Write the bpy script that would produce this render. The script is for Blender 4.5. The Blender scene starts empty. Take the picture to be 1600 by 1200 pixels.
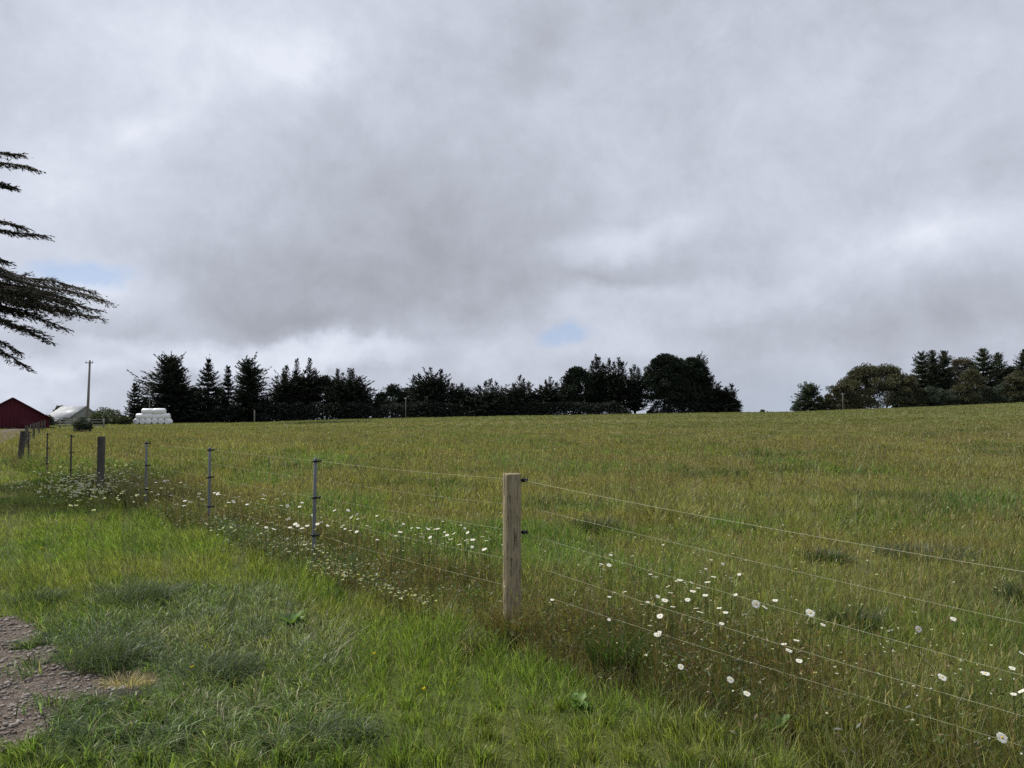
import bpy, math, random
import numpy as np

random.seed(7)
rng = np.random.default_rng(7)
D = bpy.data
scene = bpy.context.scene
COL = scene.collection
F = 1209.0                      # focal length in photo pixels (1600 wide)
CAM_H = 1.6
PITCH = math.radians(2.37)
R = math.radians

# ------------------------------------------------------------------ camera
cam = D.cameras.new("camera")
cam.sensor_width = 36.0
cam.lens = F / 1600.0 * 36.0
cam.clip_start = 0.05
cam.clip_end = 60000
cam_ob = D.objects.new("camera", cam)
COL.objects.link(cam_ob)
cam_ob.location = (0, 0, CAM_H)
cam_ob.rotation_euler = (math.pi / 2 + PITCH, 0, 0)
scene.camera = cam_ob

scene.render.engine = 'CYCLES'
scene.view_settings.view_transform = 'Standard'
scene.view_settings.look = 'None'
scene.view_settings.exposure = 0.5
scene.view_settings.gamma = 1.0
cy = scene.cycles
cy.max_bounces = 6
cy.diffuse_bounces = 3
cy.glossy_bounces = 2
cy.transmission_bounces = 4
cy.volume_bounces = 0
cy.transparent_max_bounces = 8
cy.use_denoising = False
cy.sample_clamp_indirect = 6.0


# ------------------------------------------------------------------ helpers
def tag(o, label=None, cat=None, group=None, kind=None):
    if label: o["label"] = label
    if cat: o["category"] = cat
    if group: o["group"] = group
    if kind: o["kind"] = kind
    return o


def ray(px, py):
    u = (px - 800) / F
    v = (600 - py) / F
    return np.array([u, math.cos(PITCH) - v * math.sin(PITCH), math.sin(PITCH) + v * math.cos(PITCH)])


def at_depth(px, py, Y):
    """the point of the world seen in that direction, Y metres ahead"""
    d = ray(px, py)
    return np.array([0, 0, CAM_H]) + d * (Y / d[1])


def on_plane(px, py, h=0.0):
    d = ray(px, py)
    t = (h - CAM_H) / d[2]
    return np.array([0, 0, CAM_H]) + d * t


def px_x(px, Y):
    return (px - 800) / F * Y


def smooth(t):
    t = np.clip(t, 0, 1)
    return t * t * (3 - 2 * t)


def _h(i, j, seed):
    v = np.sin(i * 127.1 + j * 311.7 + seed * 74.7) * 43758.5453
    return v - np.floor(v)


def vnoise(x, y, seed=0):
    x = np.asarray(x, float); y = np.asarray(y, float)
    i = np.floor(x); j = np.floor(y)
    fx = x - i; fy = y - j
    fx = fx * fx * (3 - 2 * fx); fy = fy * fy * (3 - 2 * fy)
    a = _h(i, j, seed); b = _h(i + 1, j, seed); c = _h(i, j + 1, seed); d = _h(i + 1, j + 1, seed)
    return (a * (1 - fx) + b * fx) * (1 - fy) + (c * (1 - fx) + d * fx) * fy


def fbm(x, y, seed=0, n=3):
    s = 0; a = .5; t = 0
    for k in range(n):
        s = s + a * vnoise(x * 2 ** k, y * 2 ** k, seed + k * 13)
        t += a
        a *= .5
    return s / t


# terrain ------------------------------------------------------------
_us = np.array([-.70, -.52, -.33, -.165, 0, .165, .29, .364, .5, .66, .9])
_pxs = np.array([-11, -11, -9, -3.5, 0, 3, 5, 6, 12, 19.5, 26])
_zc = 1.6 + _pxs * 190 / F


def terrain(x, y):
    x = np.asarray(x, float); y = np.asarray(y, float)
    u = x / np.maximum(y, 20)
    zc = np.interp(u, _us, _zc)
    z = zc * smooth((y - 22) / 168.0)
    start = np.where(u < -.36, 290.0, 197.0)
    drop = np.clip((y - start) * .035, 0, 1e9)
    z = z - np.minimum(drop, 22)
    und = .10 * (fbm(x / 13, y / 13, 3, 2) - .5) * smooth((y - 12) / 30) * (1 - smooth((y - 300) / 300))
    und = und + .05 * (fbm(x / 1.7, y / 1.7, 9, 2) - .5) * (1 - smooth((y - 60) / 60))
    r = np.hypot(x, y)
    return z + und - smooth((r - 700) / 4000) * 20


# fence line ---------------------------------------------------------
FP = np.array([0.0, 5.77]); FD = np.array([-.637, .7706]); FN = np.array([.7706, .637])


def fence_s(x, y):
    """distance from the fence line, negative on the camera's side"""
    s = (x - FP[0]) * FN[0] + (y - FP[1]) * FN[1]
    # beyond the corner post the fence runs straighter up the drive
    far = (x - (-15.73)) * .8 + (y - 24.8) * .6
    return s


GRAV = np.array([(-40, 958), (8, 968), (62, 985), (95, 1022), (140, 1048), (228, 1064), (232, 1086), (150, 1098),
                 (110, 1122), (86, 1158), (30, 1172), (-60, 1190), (-300, 1240), (-300, 960)], float)
GRAVW = np.array([on_plane(a, b)[:2] for a, b in GRAV])


def in_poly(x, y, poly):
    ins = np.zeros(x.shape, bool)
    n = len(poly)
    for k in range(n):
        x1, y1 = poly[k]; x2, y2 = poly[(k + 1) % n]
        c = ((y1 > y) != (y2 > y)) & (x < (x2 - x1) * (y - y1) / (y2 - y1 + 1e-12) + x1)
        ins ^= c
    return ins


def gravel_mask(x, y):
    wx = x + .42 * (fbm(x * 4.1, y * 4.1, 21, 4) - .5) + .10
    wy = y + .55 * (fbm(x * 3.7, y * 3.7, 22, 4) - .5)
    return in_poly(wx, wy, GRAVW)


# mesh building --------------------------------------------------------
class MB:
    def __init__(s):
        s.v = []; s.f3 = []; s.f4 = []; s.n = 0; s.c = []

    def add(s, v, f3=None, f4=None, c=None):
        v = np.asarray(v, float).reshape(-1, 3)
        if f3 is not None and len(f3): s.f3.append(np.asarray(f3, np.int64) + s.n)
        if f4 is not None and len(f4): s.f4.append(np.asarray(f4, np.int64) + s.n)
        s.v.append(v); s.n += len(v)
        if c is not None:
            c = np.asarray(c, float)
            if c.ndim == 1: c = np.tile(c, (len(v), 1))
            s.c.append(c)
        return s

    def mesh(s, name, mat, smooth_shade=False):
        me = D.meshes.new(name)
        v = np.concatenate(s.v) if s.v else np.zeros((0, 3))
        me.vertices.add(len(v))
        me.vertices.foreach_set("co", v.astype(np.float32).ravel())
        idx = []; tot = []
        if s.f3:
            a = np.concatenate(s.f3); idx.append(a.ravel()); tot.append(np.full(len(a), 3))
        if s.f4:
            a = np.concatenate(s.f4); idx.append(a.ravel()); tot.append(np.full(len(a), 4))
        idx = np.concatenate(idx).astype(np.int32); tot = np.concatenate(tot).astype(np.int32)
        me.loops.add(len(idx)); me.loops.foreach_set("vertex_index", idx)
        me.polygons.add(len(tot))
        st = np.concatenate([[0], np.cumsum(tot)[:-1]]).astype(np.int32)
        me.polygons.foreach_set("loop_start", st)
        me.polygons.foreach_set("loop_total", tot)
        if smooth_shade:
            me.polygons.foreach_set("use_smooth", np.ones(len(tot), bool))
        if s.c:
            c = np.concatenate(s.c)
            at = me.color_attributes.new("tint", 'FLOAT_COLOR', 'POINT')
            rgba = np.ones((len(c), 4), np.float32); rgba[:, :3] = c[:, :3]
            at.data.foreach_set("color", rgba.ravel())
        me.update(calc_edges=True)
        if mat: me.materials.append(mat)
        return me

    def build(s, name, mat, parent=None, smooth_shade=False, loc=None):
        o = D.objects.new(name, s.mesh(name, mat, smooth_shade))
        COL.objects.link(o)
        if parent: o.parent = parent
        if loc is not None: o.location = loc
        return o

    # shapes
    def tube(s, path, rad, n=8, cap=True, c=None, squash=None):
        path = np.asarray(path, float); m = len(path)
        rad = np.broadcast_to(np.asarray(rad, float), (m,))
        tg = np.gradient(path, axis=0)
        tg /= np.linalg.norm(tg, axis=1)[:, None] + 1e-12
        up = np.array([0, 0, 1.0]) if abs(tg[:, 2]).mean() < .8 else np.array([0, 1.0, 0])
        a = np.cross(tg, up); a /= np.linalg.norm(a, axis=1)[:, None] + 1e-12
        b = np.cross(a, tg)
        th = np.arange(n) * 2 * math.pi / n
        ring = (np.cos(th)[None, :, None] * a[:, None, :] + np.sin(th)[None, :, None] * b[:, None, :])
        v = path[:, None, :] + ring * rad[:, None, None]
        v = v.reshape(-1, 3)
        i = np.arange(m - 1)[:, None] * n; k = np.arange(n)[None, :]; k2 = (k + 1) % n
        f = np.stack([i + k, i + k2, i + n + k2, i + n + k], -1).reshape(-1, 4)
        f3 = []
        if cap:
            v = np.vstack([v, path[0], path[-1]])
            p0 = m * n; p1 = p0 + 1; kk = np.arange(n); k2 = (kk + 1) % n
            f3 = np.vstack([np.stack([np.full(n, p0), k2, kk], -1), np.stack([np.full(n, p1), (m - 1) * n + kk, (m - 1) * n + k2], -1)])
        return s.add(v, f3, f, c)

    def box(s, lo, hi, M=None, c=None):
        x0, y0, z0 = lo; x1, y1, z1 = hi
        v = np.array([(x0, y0, z0), (x1, y0, z0), (x1, y1, z0), (x0, y1, z0), (x0, y0, z1), (x1, y0, z1), (x1, y1, z1), (x0, y1, z1)], float)
        if M is not None: v = M(v)
        f = [(0, 3, 2, 1), (4, 5, 6, 7), (0, 1, 5, 4), (1, 2, 6, 5), (2, 3, 7, 6), (3, 0, 4, 7)]
        return s.add(v, None, f, c)

    def sprays(s, pos, dr, ln, wd, rg, roll=None, c=None, flat=0.0):
        """pointed leafy sprays: bent diamonds along dr"""
        pos = np.asarray(pos, float); n = len(pos)
        if n == 0: return s
        dr = dr / (np.linalg.norm(dr, axis=1)[:, None] + 1e-9)
        rnd = rg.normal(size=(n, 3)); rnd[:, 2] *= (1 - flat)
        sd = np.cross(dr, rnd if flat == 0 else np.tile([0, 0, 1.], (n, 1)) + rg.normal(size=(n, 3)) * (1 - flat))
        sd /= np.linalg.norm(sd, axis=1)[:, None] + 1e-9
        nn = np.cross(sd, dr)
        ln = np.broadcast_to(ln, (n,))[:, None]; wd = np.broadcast_to(wd, (n,))[:, None]
        k = rg.uniform(.3, .6, (n, 1))
        mid = pos + dr * ln * k + nn * ln * rg.uniform(-.15, .15, (n, 1))
        v = np.stack([pos, mid + sd * wd * .5, pos + dr * ln, mid - sd * wd * .5], 1).reshape(-1, 3)
        f = (np.arange(n)[:, None] * 4 + np.arange(4)[None, :])
        cc = None
        if c is not None:
            cc = np.repeat(np.broadcast_to(c, (n, 3)), 4, axis=0)
        return s.add(v, None, f, cc)


def empty(name, loc=(0, 0, 0), rz=0.0):
    o = D.objects.new(name, None)
    o.location = tuple(float(a) for a in loc); o.rotation_euler = (0, 0, rz)
    o.empty_display_size = .2
    COL.objects.link(o)
    return o


def copy_tree(o, parent=None):
    c = o.copy(); COL.objects.link(c)
    if parent: c.parent = parent
    for ch in list(o.children):
        copy_tree(ch, c)
    return c


# ------------------------------------------------------------------ materials
class NT:
    def __init__(s, tree): s.t = tree; s.n = tree.nodes; s.l = tree.links

    def node(s, typ, **kw):
        nd = s.n.new(typ)
        for k, v in kw.items():
            if k.startswith("i_"):
                key = k[2:]
                key = int(key) if key.isdigit() else key.replace("_", " ")
                s.set(nd.inputs[key], v)
            else:
                setattr(nd, k, v)
        return nd

    def set(s, sock, v):
        if hasattr(v, "is_linked") or isinstance(v, bpy.types.NodeSocket): s.l.new(v, sock)
        else: sock.default_value = v

    def math(s, op, a, b=None, c=None, clamp=False):
        nd = s.n.new("ShaderNodeMath"); nd.operation = op; nd.use_clamp = clamp
        s.set(nd.inputs[0], a)
        if b is not None: s.set(nd.inputs[1], b)
        if c is not None: s.set(nd.inputs[2], c)
        return nd.outputs[0]

    def vmath(s, op, a, b=None):
        nd = s.n.new("ShaderNodeVectorMath"); nd.operation = op
        s.set(nd.inputs[0], a)
        if b is not None: s.set(nd.inputs[1], b)
        return nd.outputs[0]

    def ramp(s, fac, stops, interp='LINEAR'):
        nd = s.n.new("ShaderNodeValToRGB"); cr = nd.color_ramp; cr.interpolation = interp
        while len(cr.elements) < len(stops): cr.elements.new(.5)
        for e, (p, c) in zip(cr.elements, stops):
            e.position = p; e.color = (c[0], c[1], c[2], 1)
        s.set(nd.inputs[0], fac)
        return nd.outputs[0]

    def mix(s, fac, a, b, mode='MIX'):
        nd = s.n.new("ShaderNodeMix"); nd.data_type = 'RGBA'; nd.blend_type = mode
        s.set(nd.inputs[0], fac)
        s.set(nd.inputs[6], a if not isinstance(a, tuple) else (*a[:3], 1))
        s.set(nd.inputs[7], b if not isinstance(b, tuple) else (*b[:3], 1))
        return nd.outputs[2]

    def noise(s, vec, scale, detail=4, rough=.55, dist=0.0):
        nd = s.n.new("ShaderNodeTexNoise")
        if vec is not None: s.l.new(vec, nd.inputs["Vector"])
        nd.inputs["Scale"].default_value = scale; nd.inputs["Detail"].default_value = detail
        nd.inputs["Roughness"].default_value = rough; nd.inputs["Distortion"].default_value = dist
        return nd.outputs[0]


def new_mat(name):
    m = D.materials.new(name); m.use_nodes = True
    m.node_tree.nodes.clear()
    nt = NT(m.node_tree)
    out = nt.node("ShaderNodeOutputMaterial")
    return m, nt, out


def surf(name, c1, c2, scale=4.0, rough=.8, bump=0.0, bscale=None, stretch=(1, 1, 1), spec=.3, detail=5):
    m, nt, out = new_mat(name)
    tc = nt.node("ShaderNodeTexCoord").outputs["Object"]
    mp = nt.node("ShaderNodeMapping"); nt.l.new(tc, mp.inputs[0]); mp.inputs["Scale"].default_value = stretch
    n = nt.noise(mp.outputs[0], scale, detail, .6)
    col = nt.ramp(n, [(.3, c1), (.7, c2)])
    p = nt.node("ShaderNodeBsdfPrincipled")
    nt.l.new(col, p.inputs["Base Color"])
    p.inputs["Roughness"].default_value = rough
    p.inputs["Specular IOR Level"].default_value = spec
    if bump:
        b = nt.node("ShaderNodeBump"); b.inputs["Strength"].default_value = bump; b.inputs["Distance"].default_value = .02
        nt.l.new(nt.noise(mp.outputs[0], bscale or scale * 3, 5, .6), b.inputs["Height"])
        nt.l.new(b.outputs[0], p.inputs["Normal"])
    nt.l.new(p.outputs[0], out.inputs[0])
    return m


def leafy(name, base=None, transl=.3, rough=.6, vary=.25, spec=.25, tcol=(1.0, 1.1, .5)):
    """foliage: colour from the mesh's tint attribute or one base colour, some light let through"""
    m, nt, out = new_mat(name)
    if base is None:
        a = nt.node("ShaderNodeAttribute", attribute_name="tint")
        col = a.outputs["Color"]
    else:
        tc = nt.node("ShaderNodeTexCoord").outputs["Object"]
        n = nt.noise(tc, .9, 3, .6)
        lo = tuple(c * (1 - vary) for c in base); hi = tuple(c * (1 + vary) for c in base)
        col = nt.ramp(n, [(.3, lo), (.7, hi)])
    p = nt.node("ShaderNodeBsdfPrincipled")
    nt.l.new(col, p.inputs["Base Color"])
    p.inputs["Roughness"].default_value = rough
    p.inputs["Specular IOR Level"].default_value = spec
    t = nt.node("ShaderNodeBsdfTranslucent")
    nt.l.new(nt.mix(1.0, col, tcol, 'MULTIPLY'), t.inputs[0])
    mx = nt.node("ShaderNodeMixShader"); mx.inputs[0].default_value = transl
    nt.l.new(p.outputs[0], mx.inputs[1]); nt.l.new(t.outputs[0], mx.inputs[2])
    nt.l.new(mx.outputs[0], out.inputs[0])
    return m


M = {}
M["grass"] = leafy("grass_blades", None, .45, .45, spec=.4)
M["conifer"] = leafy("conifer_foliage", (.030, .040, .032), .08, .75, spec=.15, vary=.45)
M["cypress"] = leafy("cypress_foliage", (.025, .033, .026), .08, .75, spec=.15, vary=.45)
M["pine"] = leafy("pine_foliage", (.026, .036, .024), .08, .75, spec=.15, vary=.45)
M["gum"] = leafy("gum_foliage", (.080, .080, .045), .2, .6)
M["gum2"] = leafy("brown_gum_foliage", (.085, .070, .045), .2, .6)
M["greenfir"] = leafy("green_fir_foliage", (.068, .085, .064), .2, .7, spec=.12)  # foliage green, paled so the right grove's haze sits in the colour
M["shrub"] = leafy("shrub_foliage", (.07, .085, .045), .2, .6)
M["neartree"] = leafy("near_cypress_foliage", (.027, .029, .013), .12, .6)
M["bark"] = surf("bark", (.045, .038, .030), (.12, .10, .08), 3, .9, .6, 14, (1, 1, .2))
M["palebark"] = surf("pale_bark", (.16, .14, .12), (.34, .31, .27), 2, .9, .3, 10, (1, 1, .2))
M["insulator"] = surf("black_plastic", (.012, .012, .014), (.025, .025, .028), 20, .45)
M["redwall"] = surf("red_boards", (.055, .004, .012), (.085, .007, .018), 1.2, .7, .2, 10, (6, 6, .2))
M["redroof"] = surf("dark_red_roof", (.045, .006, .012), (.07, .012, .02), 1.5, .6)
M["redtrim"] = surf("barn_trim", (.04, .005, .01), (.06, .01, .015), 3, .7)
M["doorred"] = surf("barn_door_boards", (.045, .004, .010), (.07, .006, .015), 2, .75)
M["whiteroof"] = surf("white_metal_roof", (.34, .36, .38), (.52, .54, .56), .8, .5, .1, 4, (1, 1, 1))
M["greywall"] = surf("weathered_wall", (.16, .17, .15), (.30, .31, .28), 1.6, .85, .2, 8, (4, 4, .4))
M["darkopen"] = surf("dark_timber", (.02, .02, .02), (.05, .048, .045), 2, .9)
M["pole"] = surf("grey_pole_timber", (.13, .12, .105), (.26, .25, .23), 2, .9, .3, 12, (2, 2, .2))
M["railwood"] = surf("grey_rail_timber", (.14, .135, .12), (.30, .29, .27), 3, .9)
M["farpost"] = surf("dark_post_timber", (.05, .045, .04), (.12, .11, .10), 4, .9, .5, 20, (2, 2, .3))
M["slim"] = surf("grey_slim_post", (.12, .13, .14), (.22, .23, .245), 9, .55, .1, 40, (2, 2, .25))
M["wire"] = surf("pale_wire", (.30, .31, .20), (.46, .47, .33), 30, .5)
M["stone"] = surf("gravel_stone", (.10, .082, .068), (.35, .315, .285), 6, .85, .3, 40)
M["petal"] = leafy("white_petal", (.74, .74, .66), .25, .6, .03, tcol=(1, 1, 1))
M["disc"] = surf("yellow_disc", (.45, .30, .03), (.70, .50, .05), 80, .8)
M["stem"] = leafy("flower_stem", (.06, .085, .025), .2, .6)
M["weed"] = leafy("broad_leaf", (.17, .28, .085), .35, .45, .3)
M["yellow"] = leafy("buttercup_petal", (.75, .58, .02), .2, .3, .05, tcol=(1, 1, .3))


def wood_post_material():
    m, nt, out = new_mat("weathered_post_wood")
    tc = nt.node("ShaderNodeTexCoord").outputs["Object"]
    mp = nt.node("ShaderNodeMapping"); nt.l.new(tc, mp.inputs[0]); mp.inputs["Scale"].default_value = (1, 1, .07)
    g = nt.noise(mp.outputs[0], 75, 6, .65, .4)
    g2 = nt.noise(tc, 7, 4, .6)
    col = nt.ramp(g, [(.28, (.15, .115, .070)), (.5, (.34, .275, .175)), (.75, (.48, .40, .27))])
    col = nt.mix(nt.math('MULTIPLY', g2, .55), col, (.19, .175, .12))
    # drying cracks that run with the grain
    mp2 = nt.node("ShaderNodeMapping"); nt.l.new(tc, mp2.inputs[0]); mp2.inputs["Scale"].default_value = (1, 1, .045)
    cr = nt.noise(mp2.outputs[0], 34, 3, .5, .2)
    crack = nt.math('SUBTRACT', 1.0, nt.math('MULTIPLY', nt.math('ABSOLUTE', nt.math('SUBTRACT', cr, .5)), 42), clamp=True)
    crack = nt.math('MULTIPLY', crack, nt.math('GREATER_THAN', g2, .48))
    col = nt.mix(crack, col, (.025, .02, .016))
    p = nt.node("ShaderNodeBsdfPrincipled"); nt.l.new(col, p.inputs["Base Color"])
    p.inputs["Roughness"].default_value = .9; p.inputs["Specular IOR Level"].default_value = .15
    b = nt.node("ShaderNodeBump"); b.inputs["Strength"].default_value = .7; b.inputs["Distance"].default_value = .006
    nt.l.new(nt.math('SUBTRACT', g, crack), b.inputs["Height"]); nt.l.new(b.outputs[0], p.inputs["Normal"])
    nt.l.new(p.outputs[0], out.inputs[0])
    return m


M["post"] = wood_post_material()


def bale_material():
    m, nt, out = new_mat("white_bale_wrap")
    tc = nt.node("ShaderNodeTexCoord").outputs["Object"]
    n = nt.noise(tc, 2.2, 5, .6, .5)
    col = nt.ramp(n, [(.3, (.74, .76, .80)), (.7, (.86, .87, .89))])
    p = nt.node("ShaderNodeBsdfPrincipled"); nt.l.new(col, p.inputs["Base Color"])
    p.inputs["Roughness"].default_value = .35
    b = nt.node("ShaderNodeBump"); b.inputs["Strength"].default_value = .8; b.inputs["Distance"].default_value = .05
    nt.l.new(n, b.inputs["Height"]); nt.l.new(b.outputs[0], p.inputs["Normal"])
    nt.l.new(p.outputs[0], out.inputs[0])
    return m


M["bale"] = bale_material()


def ground_material():
    m, nt, out = new_mat("ground_cover")
    a = nt.node("ShaderNodeAttribute", attribute_name="tint").outputs["Color"]
    tc = nt.node("ShaderNodeTexCoord").outputs["Object"]
    n = nt.noise(tc, 2.4, 8, .7)
    n2 = nt.noise(tc, 30, 4, .7)
    v = nt.math('ADD', nt.math('MULTIPLY', n, .8), nt.math('MULTIPLY', n2, .7))
    col = nt.mix(1.0, a, nt.ramp(v, [(.45, (.55, .55, .5)), (1.05, (1.35, 1.35, 1.3))]), 'MULTIPLY')
    p = nt.node("ShaderNodeBsdfPrincipled"); nt.l.new(col, p.inputs["Base Color"])
    p.inputs["Roughness"].default_value = .95; p.inputs["Specular IOR Level"].default_value = .1
    b = nt.node("ShaderNodeBump"); b.inputs["Strength"].default_value = .6; b.inputs["Distance"].default_value = .03
    nt.l.new(v, b.inputs["Height"]); nt.l.new(b.outputs[0], p.inputs["Normal"])
    nt.l.new(p.outputs[0], out.inputs[0])
    return m


def gravel_material():
    m, nt, out = new_mat("gravel_surface")
    tc = nt.node("ShaderNodeTexCoord").outputs["Object"]
    vo = nt.node("ShaderNodeTexVoronoi"); nt.l.new(tc, vo.inputs["Vector"]); vo.inputs["Scale"].default_value = 85
    n = nt.noise(tc, 3, 6, .7)
    col = nt.ramp(vo.outputs["Color"], [(.1, (.055, .041, .032)), (.55, (.135, .108, .088)), (.95, (.27, .235, .205))])
    col = nt.mix(nt.math('MULTIPLY', n, .7), col, (.052, .036, .026))
    p = nt.node("ShaderNodeBsdfPrincipled"); nt.l.new(col, p.inputs["Base Color"])
    p.inputs["Roughness"].default_value = .9; p.inputs["Specular IOR Level"].default_value = .2
    b = nt.node("ShaderNodeBump"); b.inputs["Strength"].default_value = .8; b.inputs["Distance"].default_value = .015
    nt.l.new(nt.math('SUBTRACT', n, vo.outputs["Distance"]), b.inputs["Height"]); nt.l.new(b.outputs[0], p.inputs["Normal"])
    nt.l.new(p.outputs[0], out.inputs[0])
    return m


# ------------------------------------------------------------------ sky and sun
SUN_EL, SUN_AZ = R(50), R(-62)          # azimuth from straight ahead (+Y), negative = to the left
sun = D.lights.new("sun", 'SUN')
sun.energy = 3.4
sun.angle = R(4)
sun.color = (1.0, .95, .87)
sun_ob = D.objects.new("sun", sun); COL.objects.link(sun_ob)
sd = np.array([math.sin(SUN_AZ) * math.cos(SUN_EL), math.cos(SUN_AZ) * math.cos(SUN_EL), math.sin(SUN_EL)])
from mathutils import Vector
sun_ob.rotation_euler = Vector((-sd[0], -sd[1], -sd[2])).to_track_quat('-Z', 'Y').to_euler()
sun_ob.location = (0, 0, 40)

world = D.worlds.new("World"); scene.world = world; world.use_nodes = True
world.node_tree.nodes.clear()
W = NT(world.node_tree)
wo = W.node("ShaderNodeOutputWorld"); bg = W.node("ShaderNodeBackground")
W.l.new(bg.outputs[0], wo.inputs[0])
bg.inputs["Strength"].default_value = .1
sky = W.node("ShaderNodeTexSky"); sky.sky_type = 'NISHITA'; sky.sun_disc = False
sky.sun_elevation = SUN_EL; sky.sun_rotation = SUN_AZ % (2 * math.pi)
dirv = W.node("ShaderNodeTexCoord").outputs["Generated"]
sep = W.node("ShaderNodeSeparateXYZ"); W.l.new(dirv, sep.inputs[0])
az = W.math('ARCTAN2', sep.outputs[0], sep.outputs[1])
el = W.math('ARCSINE', sep.outputs[2])
# cloud-deck coordinates: what a flat layer of cloud shows in that direction
zz = W.math('ADD', W.math('MAXIMUM', sep.outputs[2], 0.0), .34)
deck = W.node("ShaderNodeCombineXYZ")
W.l.new(W.math('DIVIDE', sep.outputs[0], zz), deck.inputs[0])
W.l.new(W.math('DIVIDE', sep.outputs[1], zz), deck.inputs[1])
deckv = deck.outputs[0]
ang = W.node("ShaderNodeCombineXYZ"); W.l.new(az, ang.inputs[0]); W.l.new(el, ang.inputs[1])
angv = ang.outputs[0]
# ragged edges: the directions are stirred by noise before the large cloud forms are read
wn = W.node("ShaderNodeTexNoise"); W.l.new(dirv, wn.inputs["Vector"])
wn.inputs["Scale"].default_value = 5.5; wn.inputs["Detail"].default_value = 7; wn.inputs["Roughness"].default_value = .58
off = W.vmath('MULTIPLY', W.vmath('SUBTRACT', wn.outputs["Color"], (.5, .5, .5)), (.17, .12, 0))
warp = W.vmath('ADD', angv, off)


def px_ang(px, py):
    d = ray(px, py)
    return math.atan2(d[0], d[1]), math.atan2(d[2], math.hypot(d[0], d[1]))


def blob(px, py, wx, wy, rot=0, vec=None, hard=0.0):
    a, e = px_ang(px, py)
    mp = W.node("ShaderNodeMapping"); mp.vector_type = 'TEXTURE'
    W.l.new(vec or warp, mp.inputs[0])
    mp.inputs["Location"].default_value = (a, e, 0)
    mp.inputs["Rotation"].default_value = (0, 0, R(rot))
    mp.inputs["Scale"].default_value = (wx / F, wy / F, 1)
    g = W.node("ShaderNodeTexGradient"); g.gradient_type = 'SPHERICAL' if hard else 'QUADRATIC_SPHERE'
    W.l.new(mp.outputs[0], g.inputs[0])
    if hard:
        mr = W.node("ShaderNodeMapRange"); mr.interpolation_type = 'SMOOTHSTEP'
        W.l.new(g.outputs["Fac"], mr.inputs["Value"]); mr.inputs["From Min"].default_value = 0.0; mr.inputs["From Max"].default_value = hard
        return mr.outputs[0]
    return g.outputs["Fac"]


BLOBS = [
    # x, y, half-width, half-height, turn, amount (plus is lighter), hardness of the rim
    (300, 60, 620, 330, 0, .26, 0),
    (440, 110, 170, 110, 20, .20, 0),
    (190, 205, 170, 70, 20, .22, 0),
    (60, 330, 330, 200, 0, .22, 0),
    (640, 320, 450, 280, -14, -.12, 0),
    (450, 462, 250, 88, -3, -.15, .6),
    (560, 440, 330, 110, -3, -.11, .6),
    (470, 505, 200, 40, -2, -.14, 0),
    (720, 430, 230, 150, 20, -.10, .8),
    (840, 70, 150, 110, 20, -.12, 0),
    (1250, 170, 680, 300, 0, .12, 0),
    (930, 385, 210, 44, 12, .20, .9),
    (1060, 330, 210, 60, 14, .10, 0),
    (950, 432, 260, 40, 4, -.14, 0),
    (1480, 370, 300, 90, 8, .24, 0),
    (1010, 480, 240, 56, 2, .15, .6),
    (1380, 500, 420, 80, 4, -.14, 0),
    (420, 550, 260, 34, 0, .34, .6),
    (140, 562, 130, 34, 0, .22, .7),
    (40, 600, 150, 50, 0, .26, .7),
    (960, 545, 180, 46, 0, .20, .8),
    (760, 540, 110, 70, 10, .12, .8),
    (150, 450, 220, 70, 0, .22, 0),
]
n1 = W.noise(deckv, 1.9, 10, .60, .35)
n2 = W.noise(dirv, 6.5, 10, .64, .5)
n3 = W.noise(dirv, 17.0, 8, .65, .2)
val = W.math('ADD', .60, W.math('MULTIPLY', W.math('SUBTRACT', n1, .5), .32))
val = W.math('ADD', val, W.math('MULTIPLY', W.math('SUBTRACT', n2, .5), .42))
val = W.math('ADD', val, W.math('MULTIPLY', W.math('SUBTRACT', n3, .5), .30))
for b in BLOBS:
    val = W.math('MULTIPLY_ADD', blob(*b[:5], None, b[6]), b[5] * (.85 if b[6] else 1.35), val)
cloud = W.ramp(val, [(.05, (2.25, 2.36, 2.68)), (.32, (2.75, 2.90, 3.32)), (.55, (3.5, 3.72, 4.32)), (.80, (4.55, 4.85, 5.55)), (1.0, (5.6, 5.9, 6.6))])
# blue-grey air low on the right
lowb = blob(1400, 625, 560, 80, 0, angv)
cloud = W.mix(W.math('MULTIPLY', lowb, .9, clamp=True), cloud, (2.95, 3.45, 4.2))
# gaps of blue
gap = W.math('ADD', blob(140, 424, 125, 42, -4), blob(880, 529, 120, 34, 0))
gapf = W.math('MULTIPLY', W.math('SUBTRACT', W.math('ADD', gap, W.math('MULTIPLY', W.math('SUBTRACT', n3, .5), 1.3)), .10), 2.2, clamp=True)
gapf = W.math('MULTIPLY', gapf, W.math('MULTIPLY', gap, 6.0, clamp=True))
blue = W.mix(.75, sky.outputs[0], (2.5, 3.35, 5.3))
skycol = W.mix(W.math('MULTIPLY', gapf, .68), cloud, blue)
W.l.new(skycol, bg.inputs["Color"])
try:
    world.cycles.sampling_method = 'MANUAL'; world.cycles.sample_map_resolution = 512
except Exception:
    pass


# ------------------------------------------------------------------ colour of the sward
def mixc(a, b, t):
    t = np.asarray(t)[:, None]
    return np.asarray(a) * (1 - t) + np.asarray(b) * t


LAWN = np.array([.175, .240, .054]); LAWN_Y = np.array([.225, .245, .072]); LAWN_D = np.array([.085, .150, .030])
BLUE = np.array([.118, .170, .078]); STRAW = np.array([.46, .41, .25])
MG = np.array([.140, .195, .048]); MO = np.array([.215, .208, .070]); MBR = np.array([.232, .185, .085]); MDG = np.array([.075, .115, .032])


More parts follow.
